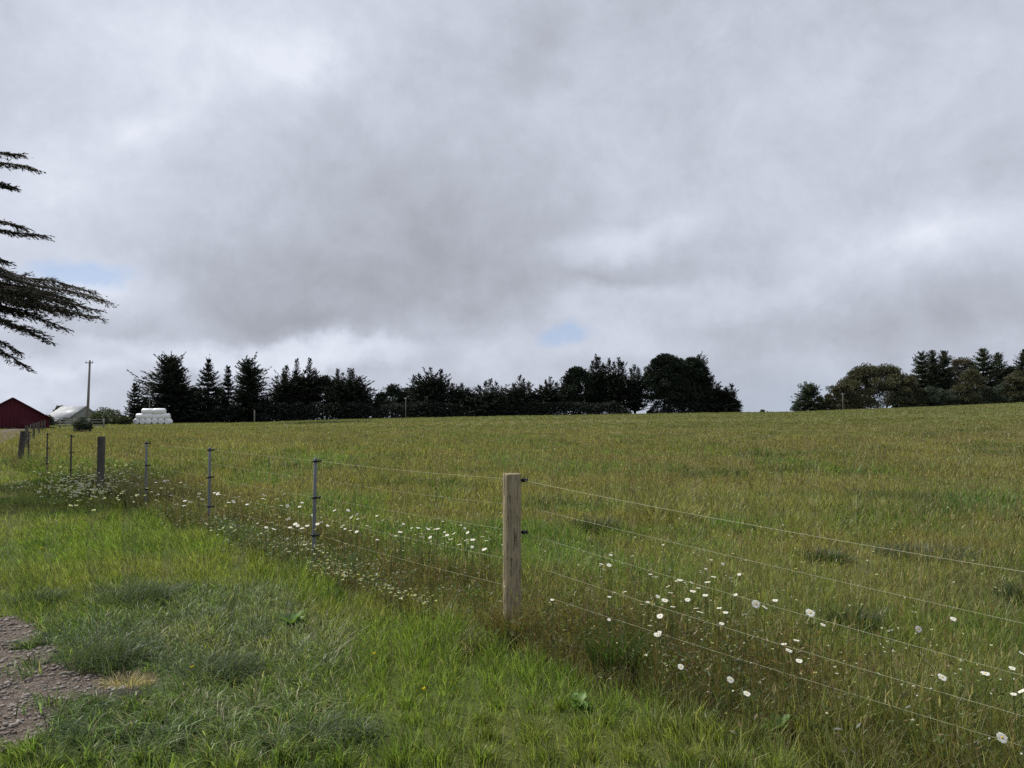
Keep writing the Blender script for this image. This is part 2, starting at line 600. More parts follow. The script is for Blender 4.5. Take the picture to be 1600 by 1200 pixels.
def blue_mask(x, y):
    g = np.exp(-(((x + 2.35) / 1.75) ** 2 + ((y - 5.6) / 1.9) ** 2)) + .45 * np.exp(-(((x + 1.5) / .95) ** 2 + ((y - 4.1) / .7) ** 2))
    return smooth((g + .7 * (fbm(x * 1.3, y * 1.3, 31) - .5) - .35) / .35)


def lawn_edge(x, y):
    s = fence_s(x, y)
    return s + .30 + .45 * (fbm(x * 1.1, y * 1.1, 41) - .5)


def lawn_colour(x, y):
    n = fbm(x * .55, y * .55, 51); n2 = fbm(x * 2.3, y * 2.3, 52)
    c = mixc(LAWN, LAWN_Y, smooth((n - .42) / .3 + np.clip((y - 9) * .06, -.6, .35)))
    c = mixc(c, LAWN_D, smooth((n2 - .55) / .25) * .7)
    return mixc(c, BLUE, blue_mask(x, y) * (.35 + .45 * smooth((fbm(x * 2.1, y * 2.1, 55) - .35) / .25)))


def meadow_colour(x, y):
    n = fbm(x * .16, y * .16, 61); n2 = fbm(x * .75, y * .75, 62); n3 = fbm(x * .05, y * .035, 63)
    u = x / np.maximum(y, 1)
    brown = smooth((n - .38) / .3 + (n3 - .5) * 1.2 + np.clip((u + .1) * .5, -.3, .3) - .12 - .75 * (1 - smooth((y - 9) / 8)) + .25 * smooth((y - 14) / 8))
    c = mixc(MG, MO, smooth((n2 - .3) / .35))
    c = mixc(c, MBR, brown * .6)
    dark = smooth((fbm(x * .42, y * .42, 64) - .55) / .12) * (1 - smooth((y - 45) / 40))
    c = mixc(c, MDG, dark * .85)
    pale = smooth((fbm(x * .27 + 7, y * .27, 68) - .56) / .14) * smooth((y - 4) / 4)
    c = mixc(c, np.array([.275, .265, .105]), pale * .55)
    lush = smooth((fbm(x * .33 + 3, y * .22, 69) - .57) / .10) * smooth((y - 6) / 3) * (1 - smooth((y - 26) / 14))
    c = mixc(c, np.array([.115, .205, .05]), lush * .7)
    # dry brown growth along the fence itself
    s = fence_s(x, y)
    strip = np.exp(-((s - .25) / .45) ** 2) * smooth((fbm(x * .9, y * .9, 65) - .35) / .3)
    c = mixc(c, np.array([.175, .130, .055]), strip * .5)
    le = lawn_edge(x, y)
    dead = np.exp(-((le - .08) / .12) ** 2) * smooth((fbm(x * 1.6, y * 1.6, 67) - .36) / .2) * (y < 24)
    c = mixc(c, np.array([.085, .066, .042]), dead * .7)
    far = smooth((y - 45) / 40)
    c = mixc(c, np.array([.155, .168, .056]), far * .75)
    band = smooth((fbm(x * .012, y * .09, 66) - .5) / .25) * far
    return mixc(c, np.array([.215, .20, .078]), band * .75)


# ------------------------------------------------------------------ ground sheet
def build_ground():
    rr = np.concatenate([[.01], np.geomspace(.8, 60, 190), np.geomspace(62, 600, 120), np.geomspace(640, 6400, 30)])
    fr = np.linspace(-46, 46, 300)
    bk = np.linspace(46, 314, 60)[1:-1]
    an = np.radians(np.concatenate([fr, bk]))
    n = len(an)
    x = rr[:, None] * np.sin(an)[None]; y = rr[:, None] * np.cos(an)[None]
    x = x.ravel(); y = y.ravel()
    z = terrain(x, y)
    v = np.stack([x, y, z], -1)
    i = np.arange(len(rr) - 1)[:, None] * n; k = np.arange(n)[None]; k2 = (k + 1) % n
    f = np.stack([i + k, i + n + k, i + n + k2, i + k2], -1).reshape(-1, 4)
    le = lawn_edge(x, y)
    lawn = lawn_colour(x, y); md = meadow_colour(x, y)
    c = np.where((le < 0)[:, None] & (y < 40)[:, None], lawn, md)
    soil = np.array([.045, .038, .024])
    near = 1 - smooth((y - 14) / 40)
    c = mixc(c * (.62 - .14 * near[:, None]), soil, near * .32)  # grass tint with the blades' self-shade multiplied in, soil mixed in close by
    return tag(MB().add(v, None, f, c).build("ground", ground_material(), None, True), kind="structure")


ground = build_ground()


# ------------------------------------------------------------------ gravel drive and its stones
def build_drive():
    m = MB(); gm = gravel_material()
    # near apron: fine grid clipped to the ragged outline
    lo = GRAVW.min(0); hi = GRAVW.max(0)
    st = .05
    xs = np.arange(max(lo[0], -5.2), hi[0] + .1, st); ys = np.arange(lo[1], hi[1] + .1, st)
    X, Y = np.meshgrid(xs, ys); sh = X.shape
    ins = gravel_mask(X.ravel(), Y.ravel()).reshape(sh)
    Z = terrain(X.ravel(), Y.ravel()).reshape(sh) + .012 + .012 * (fbm(X * 9, Y * 9, 71) - .5)
    v = np.stack([X, Y, Z], -1).reshape(-1, 3)
    a = np.arange(sh[0] - 1)[:, None] * sh[1] + np.arange(sh[1] - 1)[None]
    f = np.stack([a, a + 1, a + 1 + sh[1], a + sh[1]], -1).reshape(-1, 4)
    keep = (ins[:-1, :-1] | ins[1:, 1:]).ravel()
    m.add(v, None, f[keep])
    # the drive running on to the barn
    right = np.array([(-3.6, 3.0), (-5.4, 5.6), (-9.6, 12.5), (-20.3, 29.5), (-27.2, 41), (-41.5, 66), (-53.5, 84), (-60, 97)], float)
    w = np.array([3.0, 3.0, 3.0, 3.0, 2.9, 2.8, 3.0, 3.5])
    t = np.linspace(0, 7, 160)
    rx = np.interp(t, range(8), right[:, 0]); ry = np.interp(t, range(8), right[:, 1]); ww = np.interp(t, range(8), w)
    k = 7
    P = []
    for j in range(k):
        q = j / (k - 1)
        xx = rx - ww * q + .15 * (fbm(rx, ry, 73) - .5); yy = ry + ww * q * .35
        P.append(np.stack([xx, yy, terrain(xx, yy) + .02 + .05 * (1 - smooth((np.hypot(xx, yy) - 8) / 20)) * 0 + .03], -1))
    P = np.stack(P, 1)
    n = len(t)
    a = np.arange(n - 1)[:, None] * k + np.arange(k - 1)[None]
    f = np.stack([a, a + k, a + k + 1, a + 1], -1).reshape(-1, 4)
    m.add(P.reshape(-1, 3), None, f)
    return tag(m.build("gravel_path", gm, None, True), kind="structure")


build_drive()

ICO = None


def ico():
    global ICO
    if ICO is None:
        import bmesh
        bm = bmesh.new(); bmesh.ops.create_icosphere(bm, subdivisions=1, radius=1)
        bm.verts.ensure_lookup_table()
        ICO = (np.array([v.co[:] for v in bm.verts]), np.array([[v.index for v in f.verts] for f in bm.faces]))
        bm.free()
    return ICO


def rotz(v, a):
    c, s = np.cos(a), np.sin(a)
    return np.stack([v[..., 0] * c - v[..., 1] * s, v[..., 0] * s + v[..., 1] * c, v[..., 2]], -1)


def build_stones():
    V, Fc = ico(); m = MB()
    n = 0
    while n < 6500:
        k = 4000
        x = rng.uniform(-4.4, -1.6, k); y = rng.uniform(3.2, 6.4, k)
        ok = gravel_mask(x, y) & (rng.random(k) < .9)
        for a, b in zip(x[ok], y[ok]):
            s = .003 + .016 * rng.random() ** 4
            if rng.random() < .006: s = rng.uniform(.02, .032)
            vv = V * (1 + rng.uniform(-.25, .25, (len(V), 1)))
            vv = vv * np.array([s * rng.uniform(.8, 1.4), s * rng.uniform(.7, 1.1), s * rng.uniform(.4, .7)])
            vv = rotz(vv, rng.uniform(0, 6.28))
            m.add(vv + np.array([a, b, float(terrain(a, b)) + .012 + s * .25]), Fc, None)
            n += 1
            if n >= 6500: break
    o = m.build("gravel", M["stone"])
    tag(o, "loose grey gravel stones on the bare patch beside the drive", "gravel", kind="stuff")


build_stones()


# ------------------------------------------------------------------ grass
def blades(m, x, y, h, w, lean, bend, yaw_l, col, rg, zoff=-.01):
    n = len(x)
    z = terrain(x, y) + zoff
    p0 = np.stack([x, y, z], -1)
    d = np.stack([np.cos(yaw_l), np.sin(yaw_l), np.zeros(n)], -1)
    yw = rg.uniform(0, 2 * math.pi, n)
    sd = np.stack([np.cos(yw), np.sin(yw), np.zeros(n)], -1)
    hh = h[:, None]
    up = np.array([0, 0, 1.0])
    p1 = p0 + hh * .5 * (d * np.sin(lean)[:, None] + up * np.cos(lean)[:, None])
    l2 = lean + bend
    p2 = p1 + hh * .5 * (d * np.sin(l2)[:, None] + up * np.cos(l2)[:, None])
    ww = w[:, None] * .5
    v = np.stack([p0 - sd * ww, p0 + sd * ww, p1 - sd * ww * .85, p1 + sd * ww * .85, p2], 1).reshape(-1, 3)
    b = np.arange(n)[:, None] * 5
    f = np.concatenate([b + np.array([[0, 1, 3]]), b + np.array([[0, 3, 2]]), b + np.array([[2, 3, 4]])], 0)
    m.add(v, f, None, np.repeat(col, 5, axis=0))


def frustum_points(edges, dens, rg, uu=.74, side=3.4):
    """points over the ground in view, with a few metres to spare on either side"""
    X, Y = [], []
    for (a, b), d in zip(zip(edges[:-1], edges[1:]), dens):
        n = int(d * (uu * (b * b - a * a) + 2 * side * (b - a)))
        n2 = int(n * 1.6)
        t = rg.uniform(a, b, n2)
        hw = uu * t + side
        x = rg.uniform(-1, 1, n2) * (uu * b + side)
        k = np.abs(x) < hw
        X.append(x[k][:n]); Y.append(t[k][:n])
    return np.concatenate(X), np.concatenate(Y)


EDGES = [1.4, 4, 6, 8, 11, 15, 20, 28, 40, 60, 90, 130, 188]
DENS = [6800, 5400, 3800, 2400, 1400, 850, 420, 190, 85, 34, 13, 6]


def build_grass():
    rg = np.random.default_rng(11)
    x, y = frustum_points(EDGES, DENS, rg)
    # gather part of the blades into tufts
    n = len(x)
    pull = rg.random(n) < .68
    cell = np.clip(.05 * y, .22, 2.0)
    cx = (np.floor(x / cell) + _h(np.floor(x / cell), np.floor(y / cell), 5)) * cell
    cyy = (np.floor(y / cell) + _h(np.floor(x / cell), np.floor(y / cell), 6)) * cell
    q = rg.uniform(.25, .8, n)
    dx = x - cx; dy = y - cyy
    x = np.where(pull, x - dx * q, x); y = np.where(pull, y - dy * q, y)
    out_yaw = np.arctan2(dy, dx)
    le = lawn_edge(x, y)
    grav = gravel_mask(x, y)
    straw_spot = np.exp(-(((x - on_plane(196, 1076)[0]) / .27) ** 2 + ((y - on_plane(196, 1076)[1]) / .25) ** 2)) > .4
    # far left beyond the drive everything is rough pasture
    lawn = (le < 0) & (y < 42)
    keep = ~(grav & (rg.random(n) < 1 - .30 * smooth((fbm(x * 3.3, y * 3.3, 99) - .56) / .1))) & ~straw_spot
    drive = (x < np.interp(y, [3, 5.6, 12.5, 29.5, 41, 66, 84, 97], [-3.6, -5.4, -9.6, -20.3, -27.2, -41.5, -53.5, -60])) & \
            (x > np.interp(y, [3, 5.6, 12.5, 29.5, 41, 66, 84, 97], [-7, -8.8, -13, -23.6, -30.5, -44.6, -56.8, -64]))
    keep &= ~drive
    # lawn ----
    k = lawn & keep
    xl, yl, ol = x[k], y[k], out_yaw[k]
    nl = len(xl)
    bm = blue_mask(xl, yl)
    hl = (.045 + .075 * rg.random(nl) ** 1.3) * (1 + .75 * bm + .5 * smooth((fbm(xl * 1.1, yl * 1.1, 81) - .5) / .2))
    near_edge = np.exp(-(le[k] / .35) ** 2)
    hl *= 1 + 1.1 * near_edge * rg.random(nl)
    wl = np.maximum(rg.uniform(.002, .0062, nl) * (1 + .4 * bm), .00075 * yl)
    lean = np.abs(rg.normal(.22, .22, nl)) + .25 * bm
    bend = rg.uniform(.1, .9, nl) + .4 * bm
    yaw = np.where(rg.random(nl) < .6, ol, rg.uniform(0, 6.28, nl))
    # the coarse bluish grass has been combed to the right
    yaw = np.where((bm > .4) & (rg.random(nl) < .35), 6.283 * fbm(xl * .9, yl * .9, 57) + rg.normal(0, .7, nl), yaw)
    cl = lawn_colour(xl, yl) * np.exp(rg.normal(-.08, .46, (nl, 1))) * (1 + rg.normal(0, .06, (nl, 3)))
    st = rg.random(nl) < (.05 + .05 * smooth((fbm(xl * .8, yl * .8, 83) - .5) / .2))
    cl[st] = STRAW * rg.uniform(.6, 1.1, (st.sum(), 1))
    m = MB(); blades(m, xl, yl, hl, wl, lean, bend, yaw, np.clip(cl, .005, .6), rg)
    o = m.build("grass", M["grass"]); tag(o, "short green verge grass on the camera side of the fence", "grass", kind="stuff")
    # meadow ----
    k = ~lawn & keep
    xm, ym, om = x[k], y[k], out_yaw[k]; nm = len(xm)
    s = fence_s(xm, ym)
    strip = np.exp(-((s - .15) / .55) ** 2) * (ym < 40)
    tall = smooth((fbm(xm * .5, ym * .5, 91) - .35) / .35)
    hm = (.05 + .11 * rg.random(nm) ** 1.3) * (1 + .7 * tall) + strip * .14 * rg.random(nm) ** 1.5
    hm *= .75 + .6 * smooth((fbm(xm * .33, ym * .33, 98) - .4) / .25)
    hm *= 1 + .5 * smooth((ym - 14) / 14) * (1 - smooth((ym - 45) / 20))
    wm = np.maximum(rg.uniform(.0028, .0052, nm), .00080 * ym)
    lean = np.abs(rg.normal(.25, .28, nm)); bend = rg.uniform(0, 1.1, nm)
    yaw = np.where(rg.random(nm) < .5, om, rg.uniform(0, 6.28, nm))
    cm = meadow_colour(xm, ym) * np.exp(rg.normal(-.08, 1, (nm, 1)) * (.48 - .26 * smooth((ym - 25) / 40))[:, None]) * (1 + rg.normal(0, .07, (nm, 3)))
    st = rg.random(nm) < .06
    cm[st] = STRAW * rg.uniform(.5, 1.0, (st.sum(), 1))
    m = MB(); blades(m, xm, ym, hm, wm, lean, bend, yaw, np.clip(cm, .005, .6), rg)
    # flowering stems with brown seed heads
    xs, ys = frustum_points([1.6, 5, 8, 12, 18, 28, 45, 70], [110, 95, 75, 55, 34, 16, 6], rg)
    ok = (lawn_edge(xs, ys) > .12)
    ok &= rg.random(len(xs)) < (.35 + .65 * smooth((fbm(xs * .35, ys * .35, 95) - .4) / .2))
    xs, ys = xs[ok], ys[ok]; ns = len(xs)
    hs = rg.uniform(.20, .46, ns); ws = np.maximum(.0024, .00045 * ys)
    ln = np.abs(rg.normal(.08, .09, ns)); yw = rg.uniform(0, 6.28, ns); bd = rg.uniform(0, .35, ns)
    pal = np.array([(.27, .22, .11), (.38, .33, .19), (.24, .24, .10), (.22, .15, .09)])
    cs = pal[rg.integers(0, 4, ns)] * rg.uniform(.75, 1.2, (ns, 1))
    blades(m, xs, ys, hs, ws, ln, bd, yw, cs, rg)
    d = np.stack([np.cos(yw), np.sin(yw), np.zeros(ns)], -1); up = np.array([0, 0, 1.])
    tip = np.stack([xs, ys, terrain(xs, ys)], -1) + hs[:, None] * .5 * (d * np.sin(ln)[:, None] + up * np.cos(ln)[:, None]) \
        + hs[:, None] * .42 * (d * np.sin(ln + bd)[:, None] + up * np.cos(ln + bd)[:, None])
    dr = d * np.sin(ln + bd)[:, None] + up * np.cos(ln + bd)[:, None] + rg.normal(0, .15, (ns, 3))
    for kx in range(2):
        m.sprays(tip, dr, rg.uniform(.04, .085, ns), np.maximum(rg.uniform(.004, .008, ns), .0008 * ys), rg, c=cs * 1.15)
    ne = 17000
    t = rg.uniform(-5.2, 9, ne); off = rg.normal(.36, .36, ne)
    te_ = t
    xe = FP[0] + FD[0] * t + FN[0] * off; ye = FP[1] + FD[1] * t + FN[1] * off
    ok = (lawn_edge(xe, ye) > -.02) & (ye > 2.4) & (rg.random(ne) < .25 + .75 * smooth((fbm(xe * 1.1, ye * 1.1, 97) - .42) / .16))
    xe, ye, te_ = xe[ok], ye[ok], te_[ok]; ne = len(xe)
    pal = np.array([(.105, .080, .036), (.190, .125, .060), (.070, .105, .032), (.105, .140, .042), (.26, .195, .105)])
    ce = pal[rg.choice(5, ne, p=[.26, .22, .24, .18, .10])] * rg.uniform(.7, 1.25, (ne, 1))
    he = rg.uniform(.16, .36, ne) * (1 + .30 * np.exp(-((te_ + 1.2) / 2.2) ** 2))
    lne = np.abs(rg.normal(.12, .12, ne)); ywe = rg.uniform(0, 6.28, ne); bde = rg.uniform(0, .5, ne)
    blades(m, xe, ye, he, np.maximum(.0032, .0006 * ye), lne, bde, ywe, ce, rg)
    ze = terrain(xe, ye)
    for q in (.25, .45, .65, .85):                       # small leaves up each stalk
        k = rg.random(ne) < .6
        a = rg.uniform(0, 6.28, k.sum())
        pos = np.stack([xe, ye, ze + he * q], -1)[k] + np.stack([np.cos(ywe), np.sin(ywe), 0 * ywe], -1)[k] * (he * q * .12)[k][:, None]
        m.sprays(pos, np.stack([np.cos(a), np.sin(a), rg.uniform(0, .9, k.sum())], -1), rg.uniform(.02, .05, k.sum()), rg.uniform(.005, .011, k.sum()), rg, c=ce[k] * 1.1)
    o = m.build("meadow_grass", M["grass"]); tag(o, "tall olive brown meadow grass with seed heads beyond the fence", "grass", kind="stuff")


build_grass()


# ------------------------------------------------------------------ tussocks, straw, weeds
def tussock(px, py, label, n, hgt, rad, cols, lean_mu=.45, wd=.006, name="grass_tussock", cat="tussock", seed=0, wind=None, group=None):
    rg = np.random.default_rng(500 + seed)
    g = on_plane(px, py)
    r = rad * np.sqrt(rg.random(n)) * .6; a = rg.uniform(0, 6.28, n)
    x = g[0] + r * np.cos(a); y = g[1] + r * np.sin(a) * .8
    h = hgt * rg.uniform(.45, 1.1, n)
    lean = np.clip(rg.normal(lean_mu, .2, n) * (.35 + r / rad), 0, 1.35)
    c = np.array(cols)[rg.integers(0, len(cols), n)] * rg.uniform(.65, 1.35, (n, 1))
    yaw = a + rg.normal(0, .5, n)
    if wind is not None: yaw = np.where(rg.random(n) < .6, wind + rg.normal(0, .5, n), yaw)
    m = MB(); blades(m, x, y, h, np.maximum(rg.uniform(.6, 1.3, n) * wd, .0007 * g[1]), lean, rg.uniform(.2, 1.1, n), yaw, c, rg)
    z = float(terrain(g[0], g[1]))
    m.v = [v - np.array([g[0], g[1], z]) for v in m.v]
    o = m.build(name, M["grass"]); o.location = (g[0], g[1], z)
    return tag(o, label, cat, group)


BL = [(.075, .105, .055), (.10, .13, .075), (.055, .085, .040), (.13, .15, .10)]
GR = [(.065, .115, .03), (.085, .14, .035), (.05, .09, .025)]
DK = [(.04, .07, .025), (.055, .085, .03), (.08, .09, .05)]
DRY = [(.16, .13, .08), (.10, .08, .05), (.22, .19, .13), (.06, .05, .035)]
tussock(962, 1050, "upright bright green grass tuft standing among brown grass right of the wooden post", 420, .40, .22, GR, .3, .006, seed=1)
tussock(1335, 985, "small round dark green tussock in the field beyond the daisies", 480, .26, .26, DK, .5, .005, seed=2)
tussock(1450, 872, "wide greyish flattened tussock in the field at the right", 900, .26, .85, BL + DRY[:1], .8, .008, seed=3)
tussock(345, 1060, "bluish drooping grass tuft right of the straw patch", 600, .26, .30, BL, .6, .005, seed=4, wind=.3)
tussock(215, 945, "dark bluish coarse tussock above the gravel patch", 800, .26, .42, BL, .6, .005, seed=5, wind=.2)
tussock(165, 1040, "pale bluish arching tussock at the edge of the gravel, behind the straw", 800, .30, .38, BL, .65, .005, seed=6, wind=.1)
tussock(60, 945, "low dark tussock at the left edge above the gravel", 500, .2, .35, BL, .6, .005, seed=7, wind=.1)
tussock(735, 1010, "dry dark clump of dead grey stalks left of the wooden post's foot", 420, .2, .24, DRY, .9, .005, seed=8)
tussock(930, 832, "dark green tussock in the field just right of the wooden post", 500, .3, .5, DK, .5, .009, seed=9)
tussock(1600, 945, "dark tussock cut by the right edge of the picture", 400, .3, .3, DK, .5, .006, seed=10)
tussock(800, 1000, "brown grass tuft hiding the foot of the thick wooden post", 620, .34, .22, [(.18, .13, .055), (.13, .13, .045), (.24, .19, .09)], .3, .004, seed=11)
tussock(1180, 1120, "dark matted clump under the lowest wire at the right", 420, .2, .3, DRY[1:2] + DK, .9, .005, seed=12)
tussock(1290, 880, "small dark tussock in the field left of the wide flattened one", 400, .24, .4, DK, .6, .008, seed=13)
tussock(520, 1160, "pale arching grass tuft at the bottom edge left of centre", 500, .2, .3, BL, .8, .004, seed=14, wind=.3)
def on_terrain(px, py):
    d = ray(px, py)
    for Y in np.arange(3, 230, .25):
        p = np.array([0, 0, CAM_H]) + d * (Y / d[1])
        if p[2] <= float(terrain(p[0], p[1])): return p
    return p


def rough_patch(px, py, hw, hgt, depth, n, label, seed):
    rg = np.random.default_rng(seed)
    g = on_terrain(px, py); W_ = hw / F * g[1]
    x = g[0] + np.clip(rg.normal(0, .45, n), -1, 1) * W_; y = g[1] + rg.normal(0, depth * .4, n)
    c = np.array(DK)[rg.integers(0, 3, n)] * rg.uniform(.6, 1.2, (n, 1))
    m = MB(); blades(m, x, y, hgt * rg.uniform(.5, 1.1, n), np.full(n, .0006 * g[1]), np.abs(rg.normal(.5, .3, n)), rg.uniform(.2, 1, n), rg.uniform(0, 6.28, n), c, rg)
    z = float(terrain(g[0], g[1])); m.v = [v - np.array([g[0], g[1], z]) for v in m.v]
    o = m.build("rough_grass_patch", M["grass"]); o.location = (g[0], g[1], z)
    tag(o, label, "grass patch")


rough_patch(505, 661, 72, .40, 4, 2600, "long low dark strip of grass blades before the left cypress belt", 41)  # blades tinted dark along a strip; no bank is modelled beneath
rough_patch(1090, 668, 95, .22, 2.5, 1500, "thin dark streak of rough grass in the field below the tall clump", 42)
straw = tussock(198, 1066, "straw coloured dead grass tuft beside the gravel", 700, .11, .24, [(.46, .38, .25), (.56, .48, .34), (.32, .25, .15)], .9, .003, "straw_tuft", "dead grass", 20)


def soil_patch():
    g = on_plane(200, 1088)
    n = 40; th = np.arange(n) * 2 * math.pi / n
    rr = 1.2 + .25 * np.sin(th * 3 + 1) + .12 * np.sin(th * 7)
    x = g[0] + .21 * rr * np.cos(th); y = g[1] + .11 * rr * np.sin(th)
    z = terrain(x, y) + .03
    m = MB().add(np.vstack([np.stack([x, y, z - .03], -1), [[g[0], g[1], float(terrain(g[0], g[1])) + .05]]]),
                 [(k, (k + 1) % n, n) for k in range(n)], None)
    tag(m.build("soil_patch", surf("burnt_soil", (.014, .008, .008), (.05, .03, .03), 40, .95, .8, 60)), kind="structure")


soil_patch()


def weed(px, py, label, n, ln, seed, mat="weed", elev=.5):
    rg = np.random.default_rng(700 + seed)
    g = on_plane(px, py); z = float(terrain(g[0], g[1]))
    root = empty("broadleaf_weed", (g[0], g[1], z)); tag(root, label, "weed")
    for k in range(n):
        a = k * 2.4 + rg.normal(0, .3); e = elev + rg.uniform(-.35, .45); L = ln * rg.uniform(.6, 1.1)
        s = np.linspace(0, 1, 7)
        d = np.array([math.cos(a), math.sin(a), 0]); sd = np.array([-math.sin(a), math.cos(a), 0])
        path = d[None] * (L * s * math.cos(e))[:, None] + np.array([0, 0, 1])[None] * (L * (math.sin(e) * s * 1.6 - .75 * s ** 2 * (1 - e * .4)) + .03)[:, None]
        w = L * .26 * np.sin(np.clip(s * 1.05, 0, 1) * math.pi) ** .7 + .003
        w *= 1 + .15 * np.sin(s * 20 + k)
        vein = path - np.array([0, 0, .012])
        v = np.concatenate([path + sd * w[:, None], vein, path - sd * w[:, None]])
        i = np.arange(6)
        f = np.concatenate([np.stack([i, i + 1, i + 8, i + 7], -1), np.stack([i + 7, i + 8, i + 15, i + 14], -1)])
        MB().add(v, None, f).build("leaf", M[mat], root, True)


weed(455, 985, "leafy light green weed in the verge below the slim post", 18, .15, 1)
weed(905, 1108, "round leaved pale weed in front of the wooden post at bottom centre", 22, .085, 2, elev=.4)
weed(700, 975, "small pale weed at the verge edge left of the wooden post", 9, .09, 3)
weed(1215, 1150, "low green weed under the lowest wire at the bottom right", 10, .11, 4)


# ------------------------------------------------------------------ daisies
def daisy_proto(nm):
    rg = np.random.default_rng(33)
    m = MB()
    n = 18
    for k in range(n):
        a = k * 2 * math.pi / n + rg.normal(0, .06); L = rg.uniform(.9, 1.05); w = .155
        d = np.array([math.cos(a), math.sin(a), 0]); sd = np.array([-math.sin(a), math.cos(a), 0]); dz = rg.uniform(-.12, .14)
        pts = []
        for s, ww, zz_ in ((.2, .5, 0), (.55, 1, .05), (.85, .95, .03 + dz * .6), (1, .35, dz)):
            c = d * s * L + np.array([0, 0, zz_])
            pts += [c + sd * w * ww, c - sd * w * ww]
        m.add(np.array(pts), None, [(0, 1, 3, 2), (2, 3, 5, 4), (4, 5, 7, 6)])
    petals = m.mesh("petals", M["petal"])
    m = MB()
    rings = [(.23, .0), (.24, .05), (.18, .11), (.08, .14)]
    nn = 10; v = []
    for r_, z_ in rings:
        v += [(r_ * math.cos(t * 2 * math.pi / nn), r_ * math.sin(t * 2 * math.pi / nn), z_) for t in range(nn)]
    f = [(i * nn + k, i * nn + (k + 1) % nn, (i + 1) * nn + (k + 1) % nn, (i + 1) * nn + k) for i in range(3) for k in range(nn)]
    v.append((0, 0, .16)); f3 = [(3 * nn + k, 3 * nn + (k + 1) % nn, 4 * nn) for k in range(nn)]
    m.add(v, f3, f)
    disc = m.mesh("disc", M["disc"], True)
    stems = []
    for q in range(3):
        m = MB(); t = np.linspace(0, 1, 7)
        path = np.stack([.06 * np.sin(t * 3 + q) * (1 - t), .05 * np.cos(t * 2.5 + q * 2) * (1 - t), t - 1], -1)
        m.tube(path, .0045, 5)
        for k in range(5):
            p = path[1 + k]; a = k * 2.3 + q
            m.sprays(np.array([p]), np.array([[math.cos(a), math.sin(a), .7]]), .11, .02, rg)
        stems.append(m.mesh("stem", M["stem"]))
    bud = MB(); V, Fc = ico(); bud.add(V * np.array([.28, .28, .22]) + np.array([0, 0, .05]), Fc)
    for k in range(10):
        a = k * .628; d = np.array([math.cos(a), math.sin(a), 1.2])
        bud.sprays(np.array([[.15 * math.cos(a), .15 * math.sin(a), .05]]), d[None], .5, .2, rg)
    return petals, disc, stems, bud.mesh("petals", M["petal"])


PET, DISC, STEMS, BUD = daisy_proto("daisy")


def daisy(px, py, h, dia, label, group, parts=True, face=None, bud=False, rg=random):
    p = on_plane(px, py, h); dia *= .84 * rg.uniform(.78, 1.12)
    zg = float(terrain(p[0], p[1]))
    root = empty("daisy", (p[0], p[1], zg)); tag(root, label, "daisy", group)
    def ch(nm, me, loc, rot, sc):
        o = D.objects.new(nm, me); COL.objects.link(o); o.parent = root
        o.location = loc; o.rotation_euler = rot; o.scale = sc
        return o
    H = p[2] - zg
    tx, ty = (rg.gauss(.14, .30), rg.gauss(0, .32)) if face is None else face
    if bud:
        ch("petals", BUD, (0, 0, H), (tx * .5, ty * .5, 0), (dia * .5,) * 3)
    else:
        ch("petals", PET, (0, 0, H), (tx, ty, 0), (dia * .5,) * 3)
        if parts: ch("disc", DISC, (0, 0, H), (tx, ty, 0), (dia * .5,) * 3)
    ch("stem", STEMS[rg.randrange(3)], (0, 0, H), (0, 0, rg.uniform(0, 6)), (H * .8, H * .8, H))
    return root


A = [(218, 188), (350, 195), (158, 245), (207, 252), (175, 280)]
A_b = [(358, 162), (443, 250), (480, 325), (590, 285), (400, 148)]
B = [(650, 345), (575, 385), (590, 425), (690, 390), (730, 415), (808, 440), (765, 395), (555, 472), (698, 468), (605, 512), (750, 522), (775, 545),
     (935, 548), (895, 520), (860, 325), (822, 358)]
B_b = [(937, 320), (973, 355), (945, 610), (950, 700), (1050, 742), (970, 790), (785, 720), (660, 300), (440, 337)]
c3 = lambda l: [(900 + a / 4, 820 + b / 4) for a, b in l]
rr = random.Random(4)
gA = "daisies at the left of the near patch"
for p in c3(A): daisy(*p, .42, .045, "white daisy in the little bunch just right of the wooden post", gA, rg=rr)
gAb = "closed daisies beside the little bunch"
for p in c3(A_b): daisy(*p, .42, .028, "small half closed daisy beside the little bunch right of the wooden post", gAb, bud=True, rg=rr)
gB = "daisies in the dense near patch"
for p in c3(B): daisy(*p, .44, .047, "open white daisy in the dense patch below the third wire", gB, rg=rr)
gBb = "closed daisies in the dense near patch"
for p in c3(B_b): daisy(*p, .42, .026, "small half closed daisy among the dense patch below the third wire", gBb, bud=True, rg=rr)
daisy(*c3([(1465, 550)])[0], .50, .064, "large ragged white daisy right at the third wire with petals spread upward", None, face=(.75, .1), rg=rr)
daisy(*c3([(1125, 495)])[0], .50, .060, "white daisy facing the camera on the third wire, right of the dense patch", None, face=(1.1, -.2), rg=rr)
daisy(*c3([(1180, 515)])[0], .49, .055, "drooping white daisy touching the one that faces the camera by the third wire", None, face=(.3, .5), rg=rr)
daisy(*c3([(525, 570)])[0], .42, .052, "white daisy tilted upward at the left edge of the dense patch", None, face=(.5, -.4), rg=rr)
daisy(*c3([(508, 687)])[0], .36, .046, "lone white daisy below the tilted one, left of the dense patch", None, face=(.4, 0), rg=rr)
daisy(*c3([(655, 887)])[0], .33, .046, "open white daisy facing the camera, below the dense patch over brown grass", None, face=(.8, 0), rg=rr)
daisy(*c3([(965, 968)])[0], .30, .040, "upper of the two low white daisies under the fourth wire", None, face=(.8, .2), rg=rr)
daisy(*c3([(1068, 1055)])[0], .28, .040, "lower of the two low white daisies under the fourth wire", None, face=(.5, .1), rg=rr)
gC = "daisies by the fourth wire"
